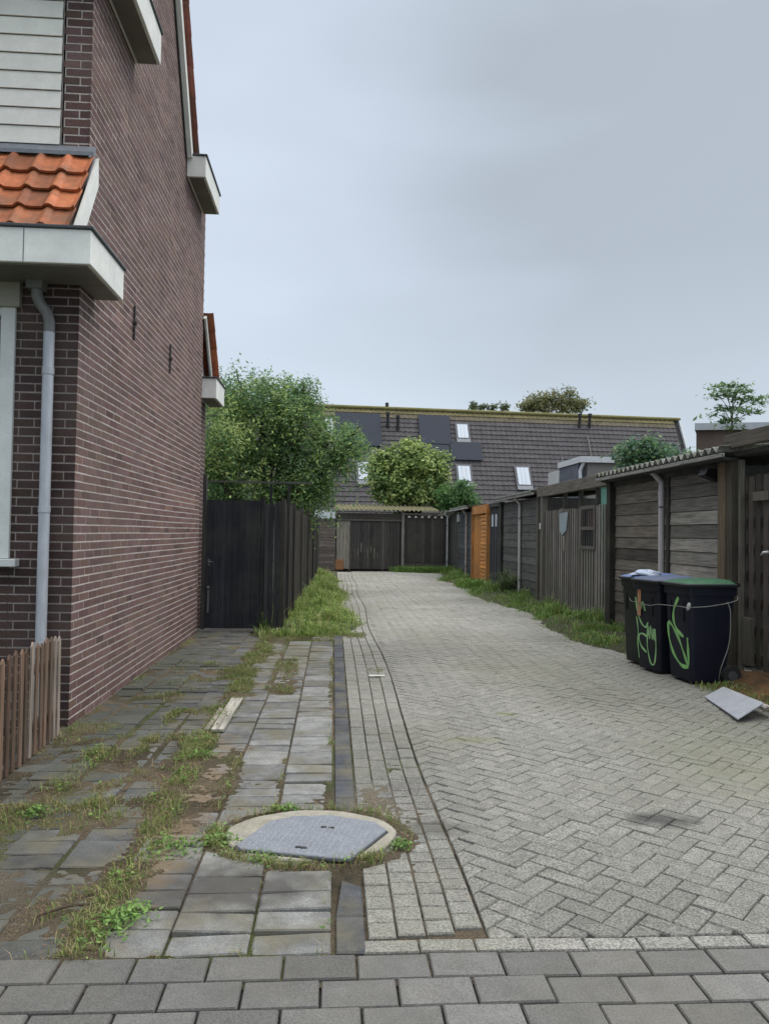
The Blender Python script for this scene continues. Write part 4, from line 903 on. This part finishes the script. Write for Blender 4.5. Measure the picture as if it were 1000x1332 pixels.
b = MB(); ef.box(b, .09, .40, .06, .10, .05, .45, (.30, .14, .06)); single('rust_board', b, 'woodx', 'short rust-orange board leaning on the garage door', 'board')
eb = Thing('board_fence', 'upright board fence with a rail at the far right end', 'fence', (3.6, EY, 0))
b = MB(); vboards(b, ef, 2.80, 4.62, .35, 2.25, .12, (.065, .058, .052), .35, lap=True); ef.box(b, 2.8, 4.62, -.03, -.01, .1, 2.2, (.02, .02, .02)); hboards(b, ef, 2.8, 4.62, .04, .34, .15, (.09, .08, .07), .2, n0=0, n1=.03); eb.part('board_panel', b, 'woodv')
b = MB(); ef.box(b, 2.70, 2.80, -.02, .10, 0, 2.36, (.19, .175, .16)); eb.part('fence_post', b, 'woodv')
b = MB(); ef.box(b, 2.8, 4.6, .03, .09, 2.26, 2.33, (.17, .15, .12)); eb.part('rail', b, 'woodx')
b = MB(); 
for u in np.arange(2.95, 4.6, .26): ef.box(b, u, u+.09, .06, .10, 2.14, 2.22, (.55, .53, .48))
eb.part('white_cap', b, 'paint')

# ============================================================ HOUSE ROW BEHIND
hr = Thing('terraced_house', 'long dark-tiled house row with steep roof, roof windows and solar panels', 'house', (6, 44, 0))
AL = .077; ca, sa = cos(AL), sin(AL)
HL, HR_ = -9.0, 20.95; ZB, ZT = 2.4, 8.72; DY = 3.1   # horizontal run of the slope
def hp_(u, k, n=0.0):     # u along row, k 0 (eave) .. 1 (ridge), n outward offset
    sl = math.atan2(ZT-ZB, DY); dy = -DY*(1-k)-n*sin(sl); z = ZB+(ZT-ZB)*k+n*cos(sl)
    return (u*ca-dy*sa, 44+u*sa+dy*ca, z)
def kz(z): return (z-ZB)/(ZT-ZB)
b = MB(); nr = 23; tw = .30; nc = int((HR_-HL)/tw); prof = [(0, .0), (.25, .028), (.5, .0), (.75, -.008)]
for r in range(nr):
    k0 = r/nr; k1 = (r+1)/nr
    line0 = []; line1 = []
    for c in range(nc):
        for (t, h) in prof: u = HL+(c+t)*tw; line0.append(hp_(u, k0-.004, .042+h)); line1.append(hp_(u, k1, .0+h))
    n = len(line0); low = [hp_(HL+(c+t)*tw, k0-.004, -.03) for c in range(nc) for t, h in prof]
    b0 = len(b.v); b.v += low+line0+line1
    for i in range(n-1): b.f += [(b0+n+i, b0+n+i+1, b0+2*n+i+1, b0+2*n+i), (b0+i, b0+i+1, b0+n+i+1, b0+n+i)]
    for k in range(3):
        for i in range(n):
            t = 1+.10*math.sin((i//4)*12.9898+r*78.233)
            if r >= nr-1: c_ = (.20*t, .17*t, .085*t)
            elif r == nr-2: c_ = (.13*t, .11*t, .075*t)
            else: c_ = (.088*t, .080*t, .084*t)
            b.c.append((*c_, .5))
roof = hr.part('tiled_roof', b, 'roof')
b = MB(); b.hexa([hp_(HL, 0, -.04), hp_(HR_-.05, 0, -.04), hp_(HR_-.05, .995, -.04), hp_(HL, .995, -.04), hp_(HL, 0, -.01), hp_(HR_-.05, 0, -.01), hp_(HR_-.05, .995, -.01), hp_(HL, .995, -.01)], (.03, .03, .03))
# gable body
q = [hp_(HR_-.12, 0, -.05), hp_(HR_-.12, .99, -.05), ]; 
def body_pt(u, dy, z): return (u*ca-dy*sa, 44+u*sa+dy*ca, z)
for u0, u1 in ((HL, HR_-.1),):
    pa = [(-DY+.1, 0), (-DY+.1, ZB), (0.05, ZT-.12), (1.8, ZT-1.2), (7, ZT-3), (7, 0)]
    P0 = [body_pt(u1, d, z) for d, z in pa]; e = np.array(body_pt(u0, 0, 0))-np.array(body_pt(u1, 0, 0)); b.prism(P0, e, (.22, .2, .19))
hr.part('wall', b, 'brick')
b = MB(); b.hexa([hp_(HR_-.02, 0, -.1), hp_(HR_+.10, 0, -.1), hp_(HR_+.10, 1, -.1), hp_(HR_-.02, 1, -.1), hp_(HR_-.02, 0, .10), hp_(HR_+.10, 0, .10), hp_(HR_+.10, 1, .10), hp_(HR_-.02, 1, .10)], (.55, .57, .6)); hr.part('verge_trim', b, 'paint')
b = MB(); b.tube([hp_(HL, 1.0, .04), hp_(HR_+.1, 1.0, .04)], .11, 8, (.17, .155, .06)); hr.part('ridge', b, 'roof')
def house_uv(u, v):      # pixel of the photograph -> (along, k) on the slope plane
    d = ray(u, v); sl = math.atan2(ZT-ZB, DY); nl = np.array([sa*sin(sl), -ca*sin(sl), cos(sl)]); p0 = np.array(hp_(0, 1)); t = np.dot(p0-EYE, nl)/np.dot(d, nl); p = EYE+d*t
    return (p[0]*ca+(p[1]-44)*sa, (p[2]-ZB)/(ZT-ZB))
def panel(mb, u0, v0, u1, v1, n0, n1, col, grow=0):
    a0, k1 = house_uv(u0, (v0)); a1, _ = house_uv(u1, v0); _, k0 = house_uv(u0, v1); a0 -= grow; a1 += grow; k0 -= grow/7; k1 += grow/7
    mb.hexa([hp_(a0, k0, n0), hp_(a1, k0, n0), hp_(a1, k1, n0), hp_(a0, k1, n0), hp_(a0, k0, n1), hp_(a1, k0, n1), hp_(a1, k1, n1), hp_(a0, k1, n1)], col); return a0, a1, k0, k1
for (u0, v0, u1, v1) in ((593, 553, 607, 571), (594, 607, 610, 627), (670, 609, 686, 632), (465, 602, 479, 625), (421, 546, 433, 564)):
    b = MB(); panel(b, u0, v0, u1, v1, -.02, .12, (.10, .10, .11), .10); fo = hr.part('roof_window', b, 'iron')
    b = MB(); a0, a1, k0, k1 = panel(b, u0, v0, u1, v1, .10, .135, (.66, .7, .78), -.02); hr.part('blind', b, 'pane', fo)
    b = MB(); am = (a0+a1)/2
    for f_ in (.33, .66): aa = a0+(a1-a0)*f_; b.hexa([hp_(aa-.012, k0, .13), hp_(aa+.012, k0, .13), hp_(aa+.012, k1, .13), hp_(aa-.012, k1, .13), hp_(aa-.012, k0, .145), hp_(aa+.012, k0, .145), hp_(aa+.012, k1, .145), hp_(aa-.012, k1, .145)], (.5, .52, .55))
    b.hexa([hp_(a0-.1, k0-.045, .10), hp_(a1+.1, k0-.045, .10), hp_(a1+.1, k0-.012, .10), hp_(a0-.1, k0-.012, .10), hp_(a0-.1, k0-.045, .13), hp_(a1+.1, k0-.045, .13), hp_(a1+.1, k0-.012, .13), hp_(a0-.1, k0-.012, .13)], (.26, .27, .29)); hr.part('glazing_bar', b, 'sheet', fo)
for (u0, v0, u1, v1) in ((543, 541, 583, 578), (543, 579, 583, 600), (584, 576, 624, 599), (436, 538, 494, 580)):
    b = MB(); panel(b, u0, v0, u1, v1, .09, .14, (.1, .1, .1)); hr.part('solar_panel', b, 'solar')
for (u, v) in ((504, 556), (517, 560), (753, 557), (766, 557)):
    a, k = house_uv(u, v); p = np.array(hp_(a, k)); b = MB(); b.tube([p, p+np.array([0, -.1, .75])], .085, 8, (.02, .02, .022)); b.tube([p+np.array([0, -.1, .7]), p+np.array([0, -.1, .85])], .12, 8, (.02, .02, .022)); hr.part('vent_pipe', b, 'iron')
a, k = house_uv(503, 529); p = np.array(hp_(a, 1)); b = MB(); b.tube([p, p+np.array([0, 0, .35])], .1, 8, (.03, .03, .03)); hr.part('vent_pipe', b, 'iron')
for (u, c_) in ((756, (.16, .15, .14)),):
    b = MB(); a, k = house_uv(758, 560); 
    b.tube([hp_(a+.0, kz(2.6), .16), hp_(a+.15, kz(7.4), .12)], .035, 6, c_); hr.part('cable', b, 'zinc')
# roof terrace box with clutter
tb = Thing('roof_box', 'small white box with dark clutter beside the flat-roofed annexe', 'annexe', (10.3, 36, 0))
p0 = ony(724, 612, 36); p1 = ony(745, 630, 36); b = MB(); b.box(p0[0], p1[0]-.1, 36, 37.5, 2.4, p0[2], (.52, .52, .52)); tb.part('box_wall', b, 'paint')
p2 = ony(757, 622, 36); b = MB(); b.box(p1[0]-.09, p2[0], 36.2, 37.4, 2.4, p2[2], (.10, .10, .11)); tb.part('dark_wall', b, 'sheet')
b = MB()
for (u, v, w_, h_) in ((734, 614, .28, .10), (736, 619, .09, .36), (741, 616, .09, .30), (747, 620, .4, .07), (750, 616, .10, .3), (755, 613, .1, .3)):
    p = ony(u, v, 35.95); b.box(p[0]-w_/2, p[0]+w_/2, 35.9, 35.97, p[2]-h_/2, p[2]+h_/2, (.02, .02, .025))
p = ony(751, 611, 35.9); b.box(p[0]-.12, p[0]+.16, 35.9, 35.97, p[2]-.16, p[2]+.02, (.6, .6, .6)); tb.part('clutter', b, 'iron')
b = MB(); p = ony(732, 600, 36.2); b.tube([(p[0], 36.3, 3.0), (p[0], 36.3, p[2]+.2)], .025, 6, (.3, .3, .3)); tb.part('mast', b, 'zinc')
# annexe
an = Thing('annexe', 'grey flat-roofed annexe with white trim and white downpipe', 'annexe', (11, 32, 0))
p0 = ony(764, 597, 31); p1 = ony(830, 597, 31); zt = p0[2]; b = MB(); b.box(p0[0], p1[0], 31, 34, 0, zt-.15, (.23, .215, .20)); b.box(p0[0]-.30, p0[0]-.001, 31.3, 34, 0, zt-.15, (.10, .11, .14)); an.part('wall', b, 'sheet')
b = MB(); b.box(p0[0]-.35, p1[0]+.1, 30.85, 34.1, zt-.148, zt+.10, (.62, .63, .66)); an.part('roof_edge', b, 'paint')
b = MB(); b.tube([(p0[0]-.18, 30.95, zt-.15), (p0[0]-.28, 31.1, zt-.5), (p0[0]-.2, 31.1, 1.5)], .07, 8, (.62, .64, .68)); an.part('downpipe', b, 'paint')
# right flat building
p0 = ony(905, 556, 24); p1 = ony(990, 545, 24); zt = p0[2]
rb = Thing('flat_roof_building', 'brick flat-roofed building with pale roof edge at the right', 'building', (p0[0]+3, 26, 0))
b = MB(); pts_ = [(p0[0], 24), (p0[0]+6, 22.3), (p0[0]+7.5, 27), (p0[0]*28/24+.35, 28)]
b.hexa([(x, y, 0) for x, y in pts_]+[(x, y, zt-.1) for x, y in pts_], (.085, .06, .05)); rb.part('wall', b, 'brick')
b = MB(); pts2 = [(p0[0]-.1, 23.9), (p0[0]+6.1, 22.1), (p0[0]+7.7, 27.2), (p0[0]*28.2/24+.2, 28.2)]; b.hexa([(x, y, zt-.098) for x, y in pts2]+[(x, y, zt+.12) for x, y in pts2], (.40, .42, .45)); rb.part('roof_edge', b, 'paint')

# ============================================================ TREES AND PLANTS
def foliage(blobs, nclump, per, cs, leaf, cols, asp=.5, up=.3, shell=(.55, 1.02), droop=0, cvar=.35):
    pts = []; ci = []; nr = []
    wt = np.array([b[1][0]*b[1][1]+b[1][0]*b[1][2]+b[1][1]*b[1][2] for b in blobs]); wt = wt/wt.sum()
    for (c, r), w_ in zip(blobs, wt):
        m = max(3, int(nclump*w_))
        d = rng.normal(size=(m, 3)); d /= np.linalg.norm(d, axis=1)[:, None]; rad = rng.uniform(shell[0], shell[1], (m, 1))**.7
        cc = np.array(c)+d*np.array(r)*rad
        o = rng.normal(size=(m, per, 3))*np.array([cs, cs, cs*.7]); 
        if droop: o[..., 2] -= droop*np.abs(o[..., 0]*o[..., 0]+o[..., 1]*o[..., 1])/cs
        P_ = cc[:, None]+o; pts.append(P_.reshape(-1, 3)); kb = int(rng.integers(0, len(cols))); k = np.where(rng.random(m) < .3, kb, rng.integers(0, len(cols), m)); ci.append(np.where(rng.random((m, per)) < .7, k[:, None], rng.integers(0, len(cols), (m, per))).ravel())
        nr.append(np.repeat(d, per, 0)*.5)
    return leaves(np.concatenate(pts), leaf, cols, up=up, asp=asp, ci=np.concatenate(ci), nrm=np.concatenate(nr))
def tree(name, label, cat, base, blobs, nclump, per, cs, leaf, cols, tr=.12, group=None, bark=(.08, .065, .05), **kw):
    t = Thing(name, label, cat, base, group); b = MB(); B = np.array(base, float)
    top = np.mean([c for c, r in blobs], axis=0); fork = B+(top-B)*np.array([.4, .4, .45])
    b.tube([B+np.array([0, 0, -.1]), B+(fork-B)*.5+np.array([U_(-.1, .1), U_(-.1, .1), 0])*tr*4, fork], [tr*1.2, tr, tr*.8], 8, bark)
    for (c, r) in blobs:
        c = np.array(c); mid = (fork+c)/2+rng.normal(size=3)*.08*np.linalg.norm(c-fork); b.tube([fork, mid, c], [tr*.6, tr*.38, tr*.12], 6, bark)
        for _ in range(3):
            e = c+np.clip(rng.normal(size=3)*.4, -.7, .55)*np.array(r); b.tube([mid*.3+c*.7, (c+e)/2, e], [tr*.2, tr*.12, tr*.05], 5, bark)
    t.part('trunk', b, 'bark', smooth=True)
    t.part('crown', foliage(blobs, nclump, per, cs, leaf, cols, **kw), 'leaf'); return t
def bl(u, v, y, ru, rv, ry):     # blob from pixel centre and radii at depth y
    p = ony(u, v, y); s = y/1000; return (tuple(p), (ru*s, ry, rv*s))
TG = [(.17, .30, .10), (.12, .22, .085), (.24, .36, .11), (.33, .43, .13), (.09, .17, .07), (.17, .28, .13), (.13, .24, .10), (.40, .48, .16)]
D = 19.0
tree('leafy_tree', 'big feathery green tree behind the black gate and left fence', 'tree', (-1.9, D, 0),
     [bl(285, 560, D-1, 42, 48, 1.0), bl(340, 545, D, 60, 55, 1.2), bl(385, 540, D, 42, 42, 1.0), bl(312, 505, D, 40, 32, .9), bl(365, 510, D+.3, 34, 26, .8), bl(398, 505, D, 18, 22, .4), bl(425, 575, D-.3, 34, 32, .8), bl(455, 580, D-.3, 24, 20, .5), bl(400, 615, D, 36, 42, 1.0), bl(330, 615, D, 60, 48, 1.3), bl(280, 620, D, 30, 50, 1.0), bl(375, 640, D, 36, 22, .9), bl(412, 628, D, 14, 18, .5), bl(460, 560, D-.2, 16, 10, .4)],
     1150, 44, .15, .10, TG, tr=.16, asp=.4, up=.5, droop=.7, shell=(.45, 1.14))
TB = [(.31, .40, .11), (.24, .33, .10), (.15, .24, .08), (.46, .53, .2), (.11, .19, .07)]
D = 34.5
tree('round_tree', 'round bright-green tree behind the garage at the alley end', 'tree', (3.6, D, 0),
     [bl(530, 600, D, 26, 24, 1.0), bl(510, 620, D, 28, 28, 1.0), bl(552, 618, D, 28, 30, 1.0), bl(528, 642, D, 36, 22, 1.2), bl(495, 605, D, 14, 16, .5), bl(565, 600, D, 14, 16, .5), bl(538, 584, D, 14, 10, .5), bl(570, 645, D, 16, 16, .6)],
     470, 32, .19, .21, TB, tr=.12, asp=.5, up=.7, shell=(.55, 1.15))
D = 33
tree('garden_shrub', 'low dark green shrub between the round tree and the orange gate', 'shrub', (6, D, 0), [bl(585, 645, D, 20, 16, .6), bl(603, 640, D, 14, 15, .5), bl(598, 655, D, 20, 10, .6), bl(610, 652, D, 8, 9, .4)], 130, 28, .13, .15, [(.08, .18, .06), (.11, .23, .07), (.15, .27, .09)], tr=.06)
D = 24
D2 = 56
tree('far_tree', 'sparse olive tree top standing above the ridge of the house row', 'tree', (16.5, D2, 0), [bl(u, v, D2, ru, rv, 1.0) for (u, v, ru, rv) in ((684, 527, 7, 5), (693, 521, 7, 9), (706, 520, 6, 10), (717, 516, 5, 8), (728, 522, 6, 8), (738, 515, 5, 12), (747, 523, 6, 8), (757, 526, 7, 6), (716, 531, 42, 6))], 260, 13, .22, .26, [(.18, .20, .09), (.26, .25, .11), (.14, .16, .08)], tr=.15, group='tree tops beyond the house row')
tree('far_tree', 'small tree top peeping over the ridge left of the olive one', 'tree', (8.6, D2, 0), [bl(u, v, D2, ru, rv, .5) for (u, v, ru, rv) in ((615, 528, 4, 6), (628, 530, 5, 4), (641, 530, 4, 4), (656, 530, 6, 4))], 50, 16, .14, .22, [(.10, .13, .06), (.13, .16, .07)], tr=.06, group='tree tops beyond the house row')
D = 17.5
tree('garden_shrub', 'green shrub rising behind the roof of the nearest shed', 'shrub', (7.4, D, 0), [bl(832, 584, D, 18, 12, .5), bl(858, 594, D, 28, 9, .5), bl(885, 598, D, 18, 7, .4), bl(818, 598, D, 12, 10, .4), bl(812, 588, D, 8, 6, .3), bl(845, 578, D, 8, 7, .3)], 110, 22, .12, .13, [(.12, .21, .09), (.09, .18, .11), (.17, .26, .11), (.07, .14, .09)], tr=.05)
# compound-leaf sapling (layered leaf fans on thin stems)
sp = Thing('sapling', 'young tree with tiered pale green leaf fans above the right shed', 'tree', (7.5, 15, 0)); b = MB(); lfm = []
D = 15.0; root = np.array(ony(948, 640, D)); root[2] = 0; b.tube([root, ony(950, 580, D), ony(953, 515, D)], [.03, .022, .01], 6, (.09, .1, .06))
tips = [(932, 503), (945, 500), (960, 502), (972, 509), (985, 517), (930, 516), (944, 514), (961, 517), (976, 521), (990, 524), (936, 530), (950, 531), (966, 534), (981, 535), (942, 547), (958, 545), (950, 556), (926, 540), (938, 510), (955, 508)]
for (u, v) in tips:
    u = 953+(u-953)*.9; e = ony(u, v, D+U_(-.3, .3)); s = ony(950+(u-950)*.15, v+16, D); b.tube([s, (s+e)/2+np.array([0, 0, .04]), e], [.008, .006, .003], 5, (.12, .14, .07))
    P_ = e+rng.normal(size=(42, 3))*np.array([.12, .12, .025]); lfm.append(leaves(P_, .13, [(.18, .28, .13), (.24, .33, .16), (.12, .21, .1), (.10, .17, .08)], up=2.0, asp=.42))
sp.part('trunk', b, 'bark'); sp.part('crown', merge(*lfm), 'leaf')
# weeping grass tuft by the downpipe of shed 2
def tuft(name, label, x, y, n, h, cols, wd=.005):
    P_ = np.array([x, y, 0])+rng.normal(size=(n, 3))*np.array([.06, .06, 0]); o = blades(P_, h*.5, h, wd, cols, lean=1.0, droop=.7)
    return tag(mesh(name, o, 'grass'), label, 'plant')
tuft('grass_tuft', 'tall arching pale grass tuft at the downpipe of the middle shed', 4.40, 19.3, 260, .95, [(.16, .2, .1), (.2, .24, .12), (.12, .17, .08)], .008)
x, y = sample(3.5, 4.5, 20.6, 22.8, 3500, lambda x, y: np.exp(-((x-3.95)/.3)**2-((y-21.6)/.6)**2)); tag(mesh('green_clump', blades(np.stack([x, y, 0*x], 1), .1, .35, .012, [(.16, .26, .05), (.12, .22, .04)], lean=1.0), 'grass'), 'bright green leafy clump before the dark garden door', 'plant')
D = 12.3

# ============================================================ LIGHT, SKY, CAMERA
wd = bpy.data.worlds.new('World'); bpy.context.scene.world = wd; wd.use_nodes = True; nt = wd.node_tree; N = nt.nodes; L = nt.links; N.clear()
SUN_E, SUN_A = R(50), R(78)     # elevation ; azimuth (from +y, clockwise)
out = N.new('ShaderNodeOutputWorld'); bg = N.new('ShaderNodeBackground'); L.new(bg.outputs[0], out.inputs[0]); bg.inputs[1].default_value = 1.0
sky = N.new('ShaderNodeTexSky'); sky.sky_type = 'NISHITA'; sky.sun_disc = False; sky.sun_elevation = SUN_E; sky.sun_rotation = SUN_A
s1_ = N.new('ShaderNodeVectorMath'); s1_.operation = 'SCALE'; L.new(sky.outputs[0], s1_.inputs[0]); s1_.inputs['Scale'].default_value = .10
tc = N.new('ShaderNodeTexCoord'); sx = N.new('ShaderNodeSeparateXYZ'); L.new(tc.outputs['Generated'], sx.inputs[0])
mp = N.new('ShaderNodeMapping'); mp.inputs['Scale'].default_value = (1.3, 1.3, 3.4); mp.inputs['Location'].default_value = (.55, .1, .35); L.new(tc.outputs['Generated'], mp.inputs[0])
nz = N.new('ShaderNodeTexNoise'); nz.inputs['Scale'].default_value = 1.25; nz.inputs['Detail'].default_value = 4; nz.inputs['Roughness'].default_value = .36; L.new(mp.outputs[0], nz.inputs['Vector'])
dk = N.new('ShaderNodeVectorMath'); dk.operation = 'DISTANCE'; L.new(tc.outputs['Generated'], dk.inputs[0]); dk.inputs[1].default_value = (.32, .85, .36)
dm = N.new('ShaderNodeMapRange'); dm.interpolation_type = 'SMOOTHSTEP'; dm.inputs['From Min'].default_value = .0; dm.inputs['From Max'].default_value = .55; dm.inputs['To Min'].default_value = -.13; dm.inputs['To Max'].default_value = .06; L.new(dk.outputs['Value'], dm.inputs[0])
da = N.new('ShaderNodeMath'); da.operation = 'ADD'; L.new(nz.outputs[0], da.inputs[0]); L.new(dm.outputs[0], da.inputs[1])
cr_ = N.new('ShaderNodeValToRGB'); L.new(da.outputs[0], cr_.inputs[0]); e = cr_.color_ramp.elements
e[0].position = .26; e[0].color = (.385, .43, .475, 1); e[1].position = .57; e[1].color = (.58, .65, .75, 1)
mxc = N.new('ShaderNodeMix'); mxc.data_type = 'RGBA'; mxc.inputs[0].default_value = .88; L.new(s1_.outputs[0], mxc.inputs[6]); L.new(cr_.outputs[0], mxc.inputs[7])
# overcast sky: brighter towards the zenith
gz = N.new('ShaderNodeMapRange'); gz.inputs['From Min'].default_value = .62; gz.inputs['From Max'].default_value = 1.0; gz.inputs['To Min'].default_value = 1.0; gz.inputs['To Max'].default_value = 5.2; L.new(sx.outputs[2], gz.inputs[0])
v_ = N.new('ShaderNodeVectorMath'); v_.operation = 'SCALE'; L.new(mxc.outputs[2], v_.inputs[0]); L.new(gz.outputs[0], v_.inputs['Scale']); 
zc = N.new('ShaderNodeMapRange'); zc.inputs['From Min'].default_value = .60; zc.inputs['From Max'].default_value = .9; L.new(sx.outputs[2], zc.inputs[0])
zm = N.new('ShaderNodeMix'); zm.data_type = 'RGBA'; zm.blend_type = 'MULTIPLY'; L.new(zc.outputs[0], zm.inputs[0]); L.new(v_.outputs[0], zm.inputs[6]); zm.inputs[7].default_value = (1.12, 1.0, .84, 1)
# paler band just above the horizon
hz = N.new('ShaderNodeMapRange'); hz.inputs['From Min'].default_value = .0; hz.inputs['From Max'].default_value = .34; hz.inputs['To Min'].default_value = 1.0; hz.inputs['To Max'].default_value = 0; L.new(sx.outputs[2], hz.inputs[0])
hm = N.new('ShaderNodeMix'); hm.data_type = 'RGBA'; L.new(hz.outputs[0], hm.inputs[0]); L.new(zm.outputs[2], hm.inputs[6]); hm.inputs[7].default_value = (.50, .575, .655, 1); L.new(hm.outputs[2], bg.inputs[0])
sl = bpy.data.lights.new('Sun', 'SUN'); sl.energy = 1.1; sl.angle = R(30); sl.color = (1, .97, .92); so = link(bpy.data.objects.new('Sun', sl))
from mathutils import Vector, Matrix
dv = Vector((sin(SUN_A)*cos(SUN_E), cos(SUN_A)*cos(SUN_E), sin(SUN_E))); so.rotation_euler = dv.to_track_quat('Z', 'Y').to_euler()

cam = bpy.data.cameras.new('Camera'); cam.sensor_fit = 'VERTICAL'; cam.sensor_height = 24; cam.lens = 24*1000/1332; cam.clip_end = 500; cam.clip_start = .05
co = link(bpy.data.objects.new('Camera', cam)); mw = Matrix.Identity(4)
for i in range(3): mw[i][0] = RT[i]; mw[i][1] = UP[i]; mw[i][2] = -F0[i]; mw[i][3] = EYE[i]
co.matrix_world = mw; bpy.context.scene.camera = co
sc = bpy.context.scene; sc.view_settings.view_transform = 'Standard'; sc.view_settings.look = 'None'; sc.view_settings.exposure = .34; sc.view_settings.gamma = 1
